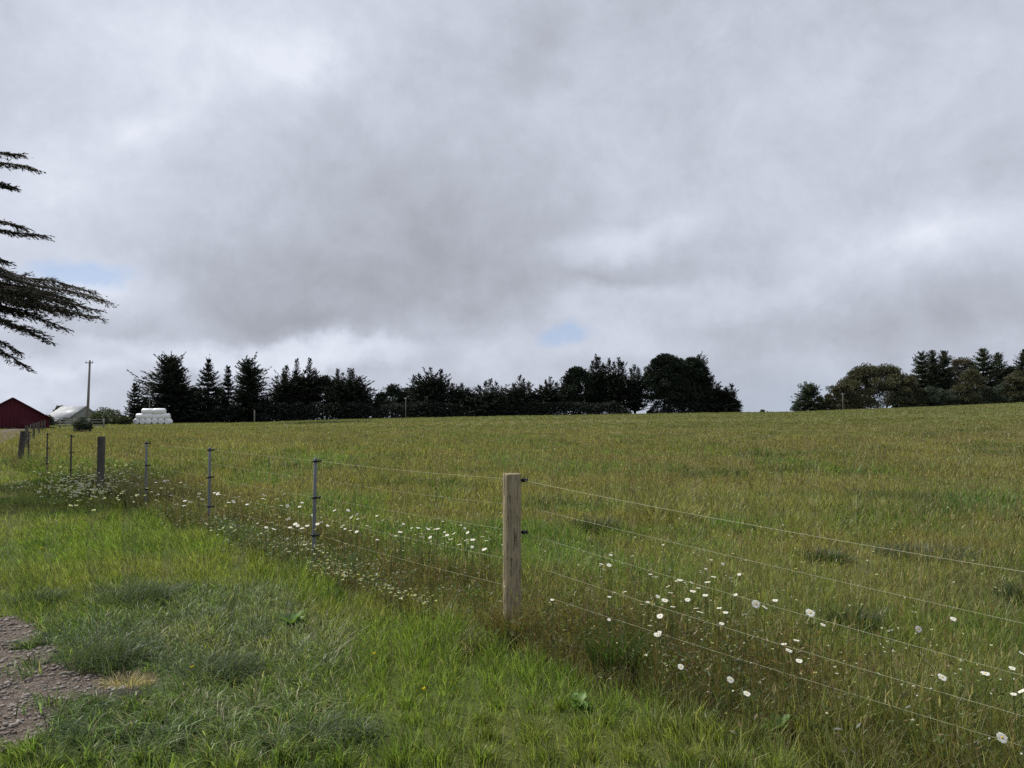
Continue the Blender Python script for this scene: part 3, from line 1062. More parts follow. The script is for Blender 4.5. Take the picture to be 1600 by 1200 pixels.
for p in c3([(1245, 472), (1055, 560), (1300, 745), (1330, 785), (1378, 722), (1395, 850)]):
    daisy(*p, .42, .045, "white daisy near the fourth wire right of the dense patch", gC, rg=rr)
gCb = "closed daisies by the fourth wire"
for p in c3([(1150, 985), (1093, 865), (1265, 650), (1345, 450), (1285, 685), (1230, 385)]):
    daisy(*p, .38, .024, "small half closed daisy near the fourth wire right of the dense patch", gCb, bud=True, rg=rr)
c4 = lambda l: [(1200 + a / 3.1575, 820 + b / 3.1575) for a, b in l]
daisy(*c4([(1155, 1050)])[0], .30, .054, "largest white daisy low in the bottom right corner, facing the camera", None, face=(.95, .05), rg=rr)
daisy(*c4([(743, 515)])[0], .45, .050, "white daisy with dark centre facing the camera in the field at right", None, face=(1.2, 0), rg=rr)
daisy(*c4([(914, 464)])[0], .45, .040, "single flat daisy highest in the field at the right", None, rg=rr)
daisy(*c4([(605, 520)])[0], .45, .046, "flat white daisy left of the one with a dark centre", None, rg=rr)
daisy(*c4([(860, 752)])[0], .42, .046, "spread white daisy midway along the fourth wire at right", None, face=(.6, .2), rg=rr)
daisy(*c4([(1072, 733)])[0], .42, .052, "broad white daisy seen edge on between the third and fourth wires at right", None, face=(.25, 0), rg=rr)
gD = "daisies at the right edge"
for p in c4([(1205, 707), (1212, 835), (1250, 820), (1255, 635)]):
    daisy(*p, .44, .036, "white daisy at the right edge of the picture", gD, rg=rr)
gDb = "closed daisies at the right"
for p in c4([(1147, 765), (1212, 763), (1100, 835), (555, 590), (575, 628), (435, 685), (735, 845), (950, 668), (1250, 1132), (1090, 1055), (660, 790), (805, 810)]):
    daisy(*p, .38, .026, "small half closed daisy scattered at the lower right under the wires", gDb, bud=True, rg=rr)
gE = "daisies between the slim post and the wooden post"
c1 = lambda l: [(400 + a / 3.75, 680 + b / 3.75) for a, b in l]
for p in c1([(720, 512), (850, 528), (950, 543), (1000, 543), (1020, 545), (1050, 550), (965, 577), (1035, 577), (790, 585), (820, 590), (845, 567), (905, 560), (975, 595), (1020, 598),
             (1120, 585), (1160, 575), (1140, 610), (1240, 570), (1230, 615), (1270, 612), (1325, 595), (1350, 618), (1338, 668), (1370, 608), (1190, 640), (1065, 548), (1010, 550)]):
    daisy(*p, .50, .052, "white daisy in the row left of the thick wooden post", gE, rg=rr)
gF = "daisies around the nearest slim post"
for p in c1([(45, 350), (40, 372), (122, 373), (165, 345), (150, 412), (185, 415), (255, 418), (270, 395), (60, 540), (105, 550), (190, 490), (460, 440), (500, 438), (540, 440),
             (590, 465), (590, 565), (420, 530), (480, 620), (380, 510), (230, 520), (300, 530), (200, 540), (360, 520), (270, 545), (245, 530), (510, 530)]):
    daisy(*p, .47, .056, "white daisy around the nearest slim grey post", gF, rg=rr)
gG = "daisies around the second slim post"
c7 = lambda l: [(a / 4, 640 + b / 4) for a, b in l]
for p in c7([(975, 455), (1030, 445), (1010, 450), (1130, 455), (1265, 468), (1245, 525), (1240, 545), (1265, 560), (1155, 570), (1195, 580), (1150, 600), (975, 565), (835, 408), (1370, 530), (1430, 580),
             (1545, 592), (1460, 575), (1340, 520), (990, 455), (1185, 578), (1360, 525), (1050, 443), (825, 345), (860, 470)]):
    daisy(*p, .47, .066, "white daisy around the second slim grey post", gG, parts=False, rg=rr)

gH = "small daisies right of the wooden post"
rq = random.Random(12)
for _ in range(26):
    daisy(rq.gauss(1075, 85), rq.gauss(925, 32), .40, .034, "smaller white daisy scattered above the dense patch, between the second and fourth wires", gH, rg=rq)
gI = "small daisies left of the wooden post"
for _ in range(26):
    px_ = rq.uniform(480, 780)
    daisy(px_, 812 + (px_ - 480) * .10 + rq.gauss(0, 11), .45, .042, "smaller white daisy in the loose band between the nearest slim post and the wooden post", gI, rg=rq)

rgf = np.random.default_rng(77)


def wildflowers():
    """masses of tiny white heads on stalks along the far fence and the low ones at the verge edge"""
    m = MB(); ms = []
    def scatter(n, cx_, cy_, sx, sy, h, size, rot=0):
        for _ in range(n):
            a, b = rgf.normal(0, sx), rgf.normal(0, sy)
            px, py = cx_ + a, cy_ + b + a * rot
            hh = h * rgf.uniform(.6, 1.15)
            p = on_plane(px, py, hh)
            s = size * rgf.uniform(.5, 1.2)
            z = float(terrain(p[0], p[1]))
            k = 5
            an = rgf.uniform(0, 6.28, k)
            d = np.stack([np.cos(an), np.sin(an), rgf.uniform(-.1, .6, k)], -1)
            m.sprays(np.tile(p, (k, 1)), d, s * .6, s * .5, rgf, c=np.array([.74, .74, .66]) if rgf.random() < .8 else np.array([.66, .62, .3]))
            blades(m, np.array([p[0]]), np.array([p[1]]), np.array([(p[2] - z) * 1.02]), np.array([max(.003, .0005 * p[1])]), np.array([.02]), np.array([.02]), np.array([0.]),
                   np.array([[.08, .10, .035]]), rgf)
    scatter(260, 135, 750, 36, 11, .3, .055, -.05)
    scatter(170, 120, 765, 34, 9, .2, .055)
    scatter(30, 40, 757, 20, 4, .1, .05)
    scatter(60, 190, 735, 24, 12, .4, .05)
    scatter(120, 535, 893, 30, 9, .13, .030, .18)
    scatter(70, 635, 925, 24, 7, .13, .026, .2)
    scatter(50, 350, 820, 16, 6, .16, .035, .1)
    scatter(80, 475, 850, 30, 10, .22, .032, .2)
    scatter(40, 220, 770, 40, 14, .35, .05)
    scatter(110, 1250, 800, 230, 60, .33, .024)
    scatter(90, 1080, 960, 110, 45, .36, .016)
    scatter(70, 1400, 1010, 120, 60, .36, .016)
    scatter(60, 640, 830, 90, 18, .36, .022, .1)
    scatter(60, 420, 800, 60, 16, .36, .028, .1)
    scatter(40, 960, 870, 60, 20, .34, .018)
    scatter(50, 640, 740, 200, 30, .35, .03)
    o = m.build("wildflowers", M["grass"]); tag(o, "tiny white wildflowers crowded along the fence and scattered in the grass", "wildflowers", kind="stuff")


wildflowers()

bp = MB()
for k in range(5):
    a = k * 1.2566; d = np.array([[math.cos(a), math.sin(a), .8]])
    bp.sprays(np.array([[0, 0, 0.]]), d, 1.0, .9, rgf)
BUTTER = bp.mesh("petals", M["yellow"])
for (px, py, lab) in ((300, 1043, "yellow buttercup right of the straw patch"), (584, 1022, "tiny yellow buttercup in the middle of the verge"), (662, 1077, "tiny yellow buttercup low in the verge, centre"), (66, 856, "yellow buttercup in the pale verge at far left")):
    p = on_plane(px, py, .13); z = float(terrain(p[0], p[1]))
    r_ = empty("buttercup", (p[0], p[1], z)); tag(r_, lab, "buttercup")
    o = D.objects.new("petals", BUTTER); COL.objects.link(o); o.parent = r_; o.location = (0, 0, p[2] - z); o.scale = (.016,) * 3
    o = D.objects.new("stem", STEMS[0]); COL.objects.link(o); o.parent = r_; o.location = (0, 0, p[2] - z); o.scale = (.1, .1, p[2] - z)


def fence_weeds():
    """low leafy weeds, dead stems and pale leaf litter along the ragged edge of the mown verge"""
    rg = np.random.default_rng(88)
    m = MB()
    n = 6000
    t = rg.uniform(-4.5, 8.5, n); off = rg.normal(.08, .24, n)
    x = FP[0] + FD[0] * t + FN[0] * off; y = FP[1] + FD[1] * t + FN[1] * off
    # the plants gather in clumps that follow the edge
    keep = (np.abs(lawn_edge(x, y) - .10) < .42) & (rg.random(n) < (.12 + .6 * smooth((fbm(x * 2.6, y * 2.6, 89) - .45) / .16)) * np.where(t > -.4, 1.0, .45)) & (y > 2.4)
    x, y = x[keep], y[keep]
    pal = np.array([(.10, .16, .05), (.16, .21, .10), (.30, .32, .26), (.07, .10, .04), (.20, .15, .09), (.42, .42, .36)])
    for a, b in zip(x, y):
        z = float(terrain(a, b)); k = rg.integers(5, 10)
        c = pal[rg.choice(6, p=[.36, .20, .07, .23, .10, .04])] * rg.uniform(.7, 1.25)
        an = rg.uniform(0, 6.28, k)
        pos = np.array([a, b, z]) + np.stack([rg.normal(0, .03, k), rg.normal(0, .03, k), rg.uniform(.01, .22, k)], -1)
        m.sprays(pos, np.stack([np.cos(an), np.sin(an), rg.uniform(-.2, .9, k)], -1), rg.uniform(.02, .06, k), rg.uniform(.005, .015, k), rg, c=c)
    # dead grey stalks lying every way
    n = 900
    t = rg.uniform(-3.5, 6, n); off = rg.normal(.0, .18, n)
    x = FP[0] + FD[0] * t + FN[0] * off; y = FP[1] + FD[1] * t + FN[1] * off
    ok = y > 2.4
    x, y = x[ok], y[ok]; n = len(x)
    c = np.array([(.30, .27, .21), (.22, .18, .12), (.12, .09, .06)])[rg.integers(0, 3, n)]
    blades(m, x, y, rg.uniform(.10, .32, n), np.full(n, .0035), np.abs(rg.normal(.7, .35, n)), rg.uniform(0, .8, n), rg.uniform(0, 6.28, n), c, rg)
    tag(m.build("fence_weeds", M["grass"]), "ragged leafy weeds and dead stalks along the edge of the verge under the fence", "weeds", kind="stuff")


fence_weeds()


# ------------------------------------------------------------------ the fence
HT = [1.135, .945, .75, .53, .33]


def fence_pt(t):
    p = FP + FD * t
    return p


def insulator_mesh(r0):
    """black knob with a stub and a wire slot collar"""
    m = MB()
    m.tube([(r0 - .01, 0, 0), (r0 + .012, 0, 0), (r0 + .013, 0, 0), (r0 + .030, 0, 0)], [.011, .011, .018, .016], 10)
    m.tube([(r0 + .030, 0, 0), (r0 + .040, 0, 0)], [.008, .008], 8)
    m.tube([(r0 + .040, 0, 0), (r0 + .052, 0, 0)], [.017, .014], 10)
    return m.mesh("insulator", M["insulator"], False)


INS_W = insulator_mesh(.066)


def clip_mesh():
    m = MB()
    m.tube([(0, 0, -.013), (0, 0, .013)], [.0235, .0235], 12)
    m.box((.02, -.009, -.008), (.058, .009, .008))
    m.tube([(.055, 0, -.014), (.055, 0, .014)], [.013, .013], 8)
    m.box((-.038, -.008, -.006), (-.02, .008, .006))
    return m.mesh("insulator", M["insulator"], False)


CLIP = clip_mesh()


def wooden_post(x, y, r, h, label, mat, seed, heights, ins=True, lean=0, group=None, side=-.9):
    rg = np.random.default_rng(seed)
    z = float(terrain(x, y))
    root = empty("wooden_fence_post", (x, y, z)); tag(root, label, "fence post", group)
    n = 28
    zs = np.concatenate([[-.25], np.linspace(0, h - .012, 22), [h - .003, h]])
    V = []
    ph = rg.uniform(0, 6.28, 4)
    crack_a = -1.05
    for k, zz_ in enumerate(zs):
        th = np.arange(n) * 2 * math.pi / n
        rr_ = r * (1 + .022 * np.sin(2 * th + ph[0] + zz_) + .015 * np.sin(5 * th + ph[1] + zz_ * 3) + .012 * rg.normal(size=n))
        if k == len(zs) - 2: rr_ = rr_ * .985
        if k == len(zs) - 1: rr_ = rr_ * .93
        # one long drying split
        if zz_ < h * .62:
            dd = np.abs((th - (crack_a % 6.283) - .1 * math.sin(zz_ * 5) + math.pi) % 6.283 - math.pi)
            rr_ = rr_ - .16 * r * np.clip(1 - dd / .17, 0, 1)
        V.append(np.stack([rr_ * np.cos(th) + lean * zz_, rr_ * np.sin(th), np.full(n, zz_)], -1))
    m = len(V); V = np.concatenate(V)
    i = np.arange(m - 1)[:, None] * n; k = np.arange(n)[None]; k2 = (k + 1) % n
    f = np.stack([i + k, i + k2, i + n + k2, i + n + k], -1).reshape(-1, 4)
    V = np.vstack([V, [[lean * h, 0, h]]])
    f3 = [((m - 1) * n + q, (m - 1) * n + (q + 1) % n, m * n) for q in range(n)]
    MB().add(V, f3, f).build("post", mat, root, False)
    if ins:
        for hh in heights:
            o = D.objects.new("insulator", INS_W); COL.objects.link(o); o.parent = root
            o.location = (lean * hh, 0, hh); o.rotation_euler = (0, 0, side); o.scale = (r / .066, 1, 1) if r > .07 else (1, 1, 1)
    return root


def slim_mesh(h):
    m = MB()
    zs = [-.2, 0, h * .5, h - .01, h]; 
    m.tube([(0, 0, q) for q in zs], [.02, .02, .0195, .019, .016], 12)
    m.tube([(0, 0, h * .5 - .002), (0, 0, h * .5 + .004)], [.0207, .0207], 12)
    return m.mesh("rod", M["slim"], False)


SLIM = slim_mesh(1.155)
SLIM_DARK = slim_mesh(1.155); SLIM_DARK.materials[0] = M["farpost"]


def slim_post(x, y, label, heights, hscale=1.0, group=None, tilt=0.0, rot=.55, mesh=None):
    z = float(terrain(x, y))
    root = empty("slim_fence_post", (x, y, z)); tag(root, label, "fence post", group)
    o = D.objects.new("rod", mesh or SLIM); COL.objects.link(o); o.parent = root; o.scale = (1, 1, hscale); o.rotation_euler = (0, tilt, 0)
    for hh in heights:
        o = D.objects.new("insulator", CLIP); COL.objects.link(o); o.parent = root
        o.location = (hh * math.sin(tilt), 0, hh * math.cos(tilt)); o.rotation_euler = (0, 0, rot)
    return root


gw = None
MAIN = wooden_post(0.0, 5.77, .0655, 1.185, "thick pale weathered wooden fence post nearest the camera, with black knobs on its right side", M["post"], 3, [HT[0], HT[2]], side=.15)
tpos = {"p2": 3.335, "p3": 6.65, "p4": 9.9, "p5": 13.34, "p6": 16.45, "p7": 19.7, "p8": 22.9}
slim_lab = {
    "p2": "nearest slim grey post, first to the left of the thick wooden post",
    "p3": "second slim grey post left of the thick wooden post",
    "p4": "third slim grey post, just right of the dark wooden post",
    "p6": "slim dark post first beyond the dark wooden post, over white flowers",
    "p7": "slim dark post midway between the dark wooden post and the corner post",
    "p8": "thin dark post standing close in front of the leaning corner post",
}
for k, t in tpos.items():
    p = fence_pt(t)
    if k == "p5":
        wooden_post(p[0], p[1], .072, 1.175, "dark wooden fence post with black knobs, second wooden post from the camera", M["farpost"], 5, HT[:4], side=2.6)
        wdark = p
    else:
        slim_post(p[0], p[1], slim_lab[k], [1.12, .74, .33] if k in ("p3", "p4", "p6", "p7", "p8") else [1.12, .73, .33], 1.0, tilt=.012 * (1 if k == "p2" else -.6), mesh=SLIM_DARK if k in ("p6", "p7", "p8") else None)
pe1, pe2 = fence_pt(-3.5), fence_pt(-7.0)
slim_post(pe1[0], pe1[1], "slim grey post carrying the wires at the right end of the near fence", [.95, .52, .24], .86)
corner = np.array([-15.73, 24.8])
wooden_post(corner[0], corner[1], .085, 1.14, "leaning dark corner post at the far left where the fence turns", M["farpost"], 8, HT[:3], lean=.08, side=2.6)
far_posts = [(43, 36, "wood"), (54, 50, "wood"), (62, 66, "wood"), (67, 82, "wood"), (71, 98, "wood"), (49, 43, "slim"), (58.5, 58, "slim")]
far_lab = ["first dark post beyond the corner post beside the drive", "second dark post beyond the corner post beside the drive", "third dark post beyond the corner post beside the drive",
           "fourth dark post beyond the corner post beside the drive", "farthest dark post of the drive fence, at the end of the red barn",
           "thin post between the first and second dark posts beside the drive", "thin post between the second and third dark posts beside the drive"]
farxy = []
for (px, Y, kd), lab in zip(far_posts, far_lab):
    X = px_x(px, Y)
    if kd == "wood": wooden_post(X, Y, .072, 1.15, lab, M["farpost"], int(px), [], ins=False, group=None)
    else: slim_post(X, Y, lab, [1.1])
    farxy.append((X, Y))
order = sorted(farxy, key=lambda q: q[1])


def wires():
    ords = ["top", "second", "third", "fourth", "lowest"]
    rightH = [.95, .735, .52, .36, .24]
    for k in range(5):
        pts = []
        anchors = [(pe2, rightH[k] - .02), (pe1, rightH[k]), (FP + FN * .075 * 1.0, HT[k])]
        for q in ("p2", "p3", "p4", "p5", "p6", "p7", "p8"):
            anchors.append((fence_pt(tpos[q]) + FN * (.055 if q != "p5" else .11), [1.12, .925, .73, .52, .33][k] if q != "p5" else HT[k]))
        anchors.append((corner + FN * .11, HT[k] - .02))
        if k < 3:
            for q in order: anchors.append((np.array(q) + np.array([.13, 0]), HT[k] - .03))
        for (a, ha), (b, hb) in zip(anchors[:-1], anchors[1:]):
            za = float(terrain(a[0], a[1])) + ha; zb_ = float(terrain(b[0], b[1])) + hb
            L = np.hypot(*(b - a))
            for t in np.linspace(0, 1, 9)[:-1]:
                p = a + (b - a) * t
                sag = -.014 * min(L, 4) / 3.4 * 4 * t * (1 - t) * (1 + .4 * math.sin(k * 2 + a[0]))
                pts.append((p[0], p[1], za + (zb_ - za) * t + sag))
        pts.append((b[0], b[1], zb_))
        m = MB().tube(pts, .0010 if k == 0 else .00075, 6)
        lab = {"top": "topmost pale wire of the fence", "second": "second pale fence wire from the top", "third": "middle pale wire, third of the five fence wires",
               "fourth": "fourth pale fence wire from the top, second above the ground", "lowest": "lowest pale fence wire running through the tall grass"}[ords[k]]
        tag(m.build("fence_wire", M["wire"]), lab, "wire")


wires()


# ------------------------------------------------------------------ trees
def trunk_into(m, H, r, rg, lean=0.0, n=8):
    t = np.linspace(0, 1, 9)
    p = np.stack([lean * H * t + .12 * np.sin(t * 5 + rg.uniform(0, 6)) * t, .1 * np.sin(t * 4 + 1) * t, -.4 + (H + .4) * t], -1)
    m.tube(p, r * (1 - .93 * t) + .02, n)
    return p


def branch_sprays(fm, tm, start, azm, L, elev, curve, rg, k_len, k_wid, per_m, flat=.5, forward=.55, r0=.05):
    ca, sa = math.cos(azm), math.sin(azm)
    n = max(4, int(L * per_m))
    s = np.sort(rg.uniform(.08, 1.0, n))
    te = math.tan(elev)
    pos = np.stack([start[0] + ca * L * s, start[1] + sa * L * s, start[2] + L * (te * s + curve * s * s)], -1)
    slope = te + 2 * curve * s
    side = rg.choice([-1, 1], n) * rg.uniform(.15, 1.0, n)
    dx = ca * forward * 1.2 - sa * side; dy = sa * forward * 1.2 + ca * side
    dz = slope * forward + rg.normal(.02, .22, n)
    ln = k_len * rg.uniform(.6, 1.25, n) * (1.1 - .45 * s)
    pos = pos + rg.normal(0, .06, (n, 3)) * k_len
    fm.sprays(pos, np.stack([dx, dy, dz], -1), ln, k_wid * rg.uniform(.7, 1.3, n), rg, flat=flat)
    tip = np.array([[start[0] + ca * L * .9, start[1] + sa * L * .9, start[2] + L * (te * .9 + curve * .81)]])
    fm.sprays(tip, np.array([[ca, sa, te + 2 * curve]]), k_len * .9, k_wid * .7, rg, flat=flat)
    q = np.linspace(0, .95, 5)
    path = np.stack([start[0] + ca * L * q, start[1] + sa * L * q, start[2] + L * (te * q + curve * q * q)], -1)
    tm.tube(path, r0 * (1 - .85 * q), 4, cap=False)


def place(name, label, cat, px, Y, fm, tm, fmat, tmat, group, dz=0.0):
    X = px_x(px, Y); z = float(terrain(X, Y)) + dz
    root = empty(name, (X, Y, z)); tag(root, label, cat, group)
    tm.build("trunk", tmat, root, True)
    fm.build("crown", fmat, root)
    return root


def base_z(px, Y): return float(terrain(px_x(px, Y), Y))


def height_for(px, top, Y): return at_depth(px, top, Y)[2] - base_z(px, Y)


def spruce(px, top, hw, Y, label, seed, mat="conifer", bottom=.03, power=.8, dens=1.0, droop=-.12, tipup=.16, open_=0.0, group="conifers", tops=1, blunt=0.0):
    rg = np.random.default_rng(seed)
    H = height_for(px, top, Y); Rr = hw / F * Y
    fm, tm = MB(), MB()
    trunk_into(tm, H * .97, .018 * H + .08, rg)
    nb = int(H * 30 * dens)
    ts = rg.random(nb) ** 1.05
    lop = rg.uniform(0, 6.28)
    if open_:                                           # branches held in separate storeys
        ts = (np.floor(ts * 13) + .25 + .5 * rg.random(nb) * (1 - open_ * .5)) / 13
    for t in ts:
        z = H * (bottom + (1 - bottom) * t)
        L = 1.22 * Rr * ((1 - t) ** power * (1 - blunt) + blunt * math.sqrt(max(0, 1 - t ** 3))) * rg.uniform(.5, 1.15) + .22
        if rg.random() < .08: L *= 1.3
        am = rg.uniform(0, 6.283)
        L *= 1 + .20 * math.sin(am + lop) + .16 * math.sin(2 * am + lop * 3 + 9 * t)
        e = droop * (1 - t) + .75 * t ** 2.2 + rg.normal(0, .16)
        branch_sprays(fm, tm, (0, 0, z), am, L, e, tipup * rg.uniform(.3, 1.6) / max(1, L * .35), rg, min(.95, .30 + L * .17), .25, 9.5, .45)
    # leader
    fm.sprays(np.tile([[0, 0, H * .9]], (10, 1)) + rg.normal(0, .05, (10, 3)), np.stack([rg.normal(0, .12, 10), rg.normal(0, .12, 10), np.ones(10)], -1), np.linspace(.4, 1, 10) * H * .10, .16, rg)
    return place("conifer_tree", label, "tree", px, Y, fm, tm, M[mat], M["bark"], group)


def cypress(px, top, hw, Y, label, seed, leaders, mat="cypress", body=.62, group="cypress belt", dens=1.0, clear=0.04, spread=1.0, dens_body=1.0):
    """leaders: list of (offset px from centre, top y px); they rise as spiky spires out of one dark body"""
    rg = np.random.default_rng(seed)
    H = height_for(px, top, Y); Rr = hw / F * Y
    fm, tm = MB(), MB()
    zb = base_z(px, Y)
    for (ox, ty) in leaders:
        h = at_depth(px + ox, ty, Y)[2] - zb
        dx = ox / F * Y; dy = rg.uniform(-.35, .35) * Rr
        t = np.linspace(0, 1, 8)
        p = np.stack([dx * np.clip(t * 2.2, 0, 1) , dy * np.clip(t * 2.2, 0, 1), -.3 + (h + .3) * t], -1)
        tm.tube(p, (.012 * h + .07) * (1 - .92 * t) + .015, 7)
        nb = int(h * 11 * dens)
        for q in rg.random(nb):
            z = h * (.28 + .72 * q)
            L = (1.0 + .10 * h) * (1 - q) ** 1.05 * rg.uniform(.6, 1.25) + .16
            e = .35 + .55 * q + rg.normal(0, .16)
            k = min(1, z / h * 2.2)
            branch_sprays(fm, tm, (dx * k, dy * k, z), rg.uniform(0, 6.283), L, e, .12, rg, .55, .17, 9, .25, r0=.035)
        fm.sprays(np.tile([[dx, dy, h * .93]], (8, 1)), np.stack([rg.normal(0, .14, 8), rg.normal(0, .14, 8), np.ones(8)], -1), np.linspace(.35, 1, 8) * h * .09, .12, rg)
    # the broad body below
    nb = int(H * 30 * dens_body)
    for q in rg.random(nb):
        z = H * body * (clear + (1.05 - clear) * q)
        L = 1.15 * Rr * (1.08 - .45 * q ** 2) * rg.uniform(.5, 1.12)
        e = -.05 + .5 * q + rg.normal(0, .14)
        o = rg.normal(0, .16 * Rr * spread, 2)
        branch_sprays(fm, tm, (o[0], o[1], z), rg.uniform(0, 6.283), L, e, .10 / max(1, L * .4), rg, .75, .26, 9, .3, r0=.045)
    return place("cypress_tree", label, "tree", px, Y, fm, tm, M[mat], M["bark"], group)


def round_tree(px, top, hw, Y, label, seed, mat="pine", clear=.18, lobes=26, leaf=.55, wid=.26, per=150, group="broad crowned trees", bark="bark", squash=1.0, name="broad_tree", fill=.55, ntr=3, shape=2.0, skirts=0, lr=.30):
    rg = np.random.default_rng(seed)
    H = height_for(px, top, Y); Rr = hw / F * Y
    fm, tm = MB(), MB()
    zc = H * clear; hc = H - zc
    cent = []
    for k in range(lobes):
        a = rg.uniform(0, 6.283); q = rg.random()
        zz_ = rg.random()
        rad = Rr * (1 - .30) * math.sqrt(q) * (1 - zz_ ** shape) ** .5 * 1.0
        c = np.array([math.cos(a) * rad, math.sin(a) * rad * .8, zc + hc * (.12 + .78 * zz_)])
        cent.append(c)
    # crown edge
    for k in range(int(lobes * .8)):
        t = rg.uniform(0, 1); a = rg.choice([0, math.pi]) + rg.normal(0, .5)
        rad = Rr * .76 * (1 - t ** shape) ** .5
        cent.append(np.array([math.cos(a) * rad, math.sin(a) * rad * .7, zc + hc * (.10 + .80 * t)]))
    for c in cent:
        lr_ = min(Rr, hc) * rg.uniform(lr * .65, lr * 1.1)
        n = int(per * rg.uniform(.7, 1.2))
        d = rg.normal(size=(n, 3)); d /= np.linalg.norm(d, axis=1)[:, None]
        rr_ = lr_ * rg.random(n) ** fill
        pos = c + d * rr_[:, None] * np.array([1, 1, .62 * squash])
        pos[:, 2] = np.minimum(pos[:, 2], H)
        dr = d + rg.normal(0, .6, (n, 3)) + np.array([0, 0, .15])
        fm.sprays(pos, dr, leaf * rg.uniform(.5, 1.25, n), wid * rg.uniform(.6, 1.3, n), rg)
    # trunks and limbs
    for k in range(ntr):
        a = rg.uniform(0, 6.283); bx = rg.uniform(-.28, .28) * Rr; by = rg.uniform(-.2, .2) * Rr
        tgt = cent[rg.integers(0, len(cent))]
        t = np.linspace(0, 1, 7)[:, None]
        p0 = np.array([bx, by, -.4]); p1 = np.array([bx * 1.2, by, zc + .3 * hc]); p2 = tgt
        path = (1 - t) ** 2 * p0 + 2 * t * (1 - t) * p1 + t ** 2 * p2
        tm.tube(path, (.016 * H + .08) * (1 - .85 * t[:, 0]), 7)
        for j in range(6):
            tg2 = cent[rg.integers(0, len(cent))]; s0 = path[3 + j % 3]
            pm = (s0 + tg2) / 2 + rg.normal(0, .3, 3)
            tm.tube([s0, pm, tg2], [.10, .07, .02], 5, cap=False)
    return place(name, label, "tree", px, Y, fm, tm, M[mat], M[bark], group)


GL = "tall conifers behind the bales"
spruce(210, 600, 20, 176, "small dark conifer at the left end of the tree line, left of the far pole", 101, power=.9, open_=.25, group=GL)
spruce(228, 624, 14, 184, "low dark conifer filling the gap beside the far pole", 100, power=.8, group=GL)
spruce(268, 563, 38, 178, "big broad dark conifer with ragged blunt top right behind the white bale stack", 102, power=.62, dens=1.7, blunt=.22, bottom=.0, group=GL)
spruce(292, 608, 26, 182, "lower dark conifer on the right flank of the big broad one", 112, power=.7, dens=1.2, group=GL)
spruce(325, 562, 24, 180, "open layered conifer with a sharp tip, second tall one from the bales", 103, power=.85, open_=.25, dens=1.0, group=GL, bottom=.02)
spruce(356, 573, 17, 184, "slender conifer squeezed between two taller conifers", 104, power=.9, dens=.95, open_=.2, group=GL)
spruce(386, 566, 29, 180, "dense dark conifer with a rounded tip at the right end of the left conifer group", 105, power=.62, dens=1.5, blunt=.18, group=GL)
GC = "dark cypress belt along the far edge of the field"
cypress(445, 574, 27, 186, "spiky dark cypress at the left end of the cypress belt", 201, [(-16, 588), (-4, 578), (3, 573), (14, 582)], group=GC)
cypress(478, 562, 26, 188, "tallest spiky cypress with two thin spires in the left part of the belt", 202, [(-14, 563), (4, 561), (14, 578), (-4, 580)], group=GC)
round_tree(512, 584, 32, 190, "round topped dark tree between two spiky cypresses in the left belt", 203, mat="cypress", clear=.05, per=190, group=GC, name="cypress_tree")
cypress(546, 578, 36, 187, "wide dark cypress with many short spires sloping down to the right", 204, [(-19, 578), (-9, 584), (-2, 577), (6, 579), (14, 590), (22, 602), (30, 616)], group=GC, dens_body=1.7)
round_tree(614, 600, 34, 190, "rounded low dark tree rising at the right of the gap in the belt", 205, mat="pine", clear=.02, per=190, group=GC, name="cypress_tree", shape=1.6)
round_tree(594, 622, 14, 187, "smallest rounded shrubby tree at the gap in the belt", 215, mat="pine", clear=.02, lobes=12, per=110, group=GC, name="cypress_tree")
cypress(672, 578, 33, 188, "broad dark cypress crowned by a row of short spires at mid belt", 206, [(-26, 588), (-17, 586), (-6, 584), (2, 577), (10, 586), (18, 580), (28, 594)], group=GC, dens_body=1.6)
cypress(718, 599, 26, 188, "lower spiky cypress right of the broad crowned one", 207, [(-10, 601), (-2, 606), (4, 600), (12, 608)], group=GC)
cypress(765, 594, 36, 186, "open fan shaped cypress at the middle of the picture", 208, [(-17, 604), (-6, 598), (1, 593), (10, 599), (18, 608)], group=GC, body=.5, dens_body=.8)
cypress(813, 589, 27, 187, "open cypress with a central spire right of the fan shaped one", 209, [(-10, 600), (-1, 588), (5, 594), (13, 598)], group=GC, body=.55, dens_body=.9)
cypress(856, 592, 27, 188, "spiky cypress at the left foot of the tall dark clump", 210, [(-11, 604), (-2, 596), (4, 591), (13, 600)], group=GC, body=.6)
GT = "tall dark clump of trees right of the middle"
round_tree(902, 571, 31, 190, "dense rounded dark tree at the left of the tall clump", 211, mat="pine", clear=.0, lobes=46, per=260, group=GT, shape=2.6)
cypress(934, 556, 20, 192, "sharp topped tree rising over the dense rounded one in the tall clump", 212, [(-8, 566), (-2, 556), (3, 560), (9, 570)], group=GT, clear=.1)
cypress(962, 560, 21, 190, "spiky tree with a visible pale trunk in the tall clump", 213, [(-10, 562), (-3, 568), (5, 560), (11, 566)], group=GT, clear=.1, dens_body=1)
cypress(992, 572, 17, 191, "thin spiky tree left of the great flat topped pine", 214, [(-7, 577), (0, 571), (6, 576)], group=GT, clear=.14, dens_body=1)
round_tree(1040, 550, 38, 190, "great flat topped pine, tallest of the clump", 216, mat="pine", clear=.12, per=300, lobes=60, group=GT, shape=3.2, name="pine_tree", ntr=5, lr=.26)
round_tree(1082, 556, 33, 191, "round shouldered dark pine at the right of the flat topped one", 217, mat="pine", clear=.05, per=300, lobes=46, group=GT, shape=2.4, name="pine_tree", ntr=4)
spruce(1093, 556, 23, 193, "pointed conifer tip showing over the right shoulder of the pines", 218, power=.7, dens=.9, group=GT)
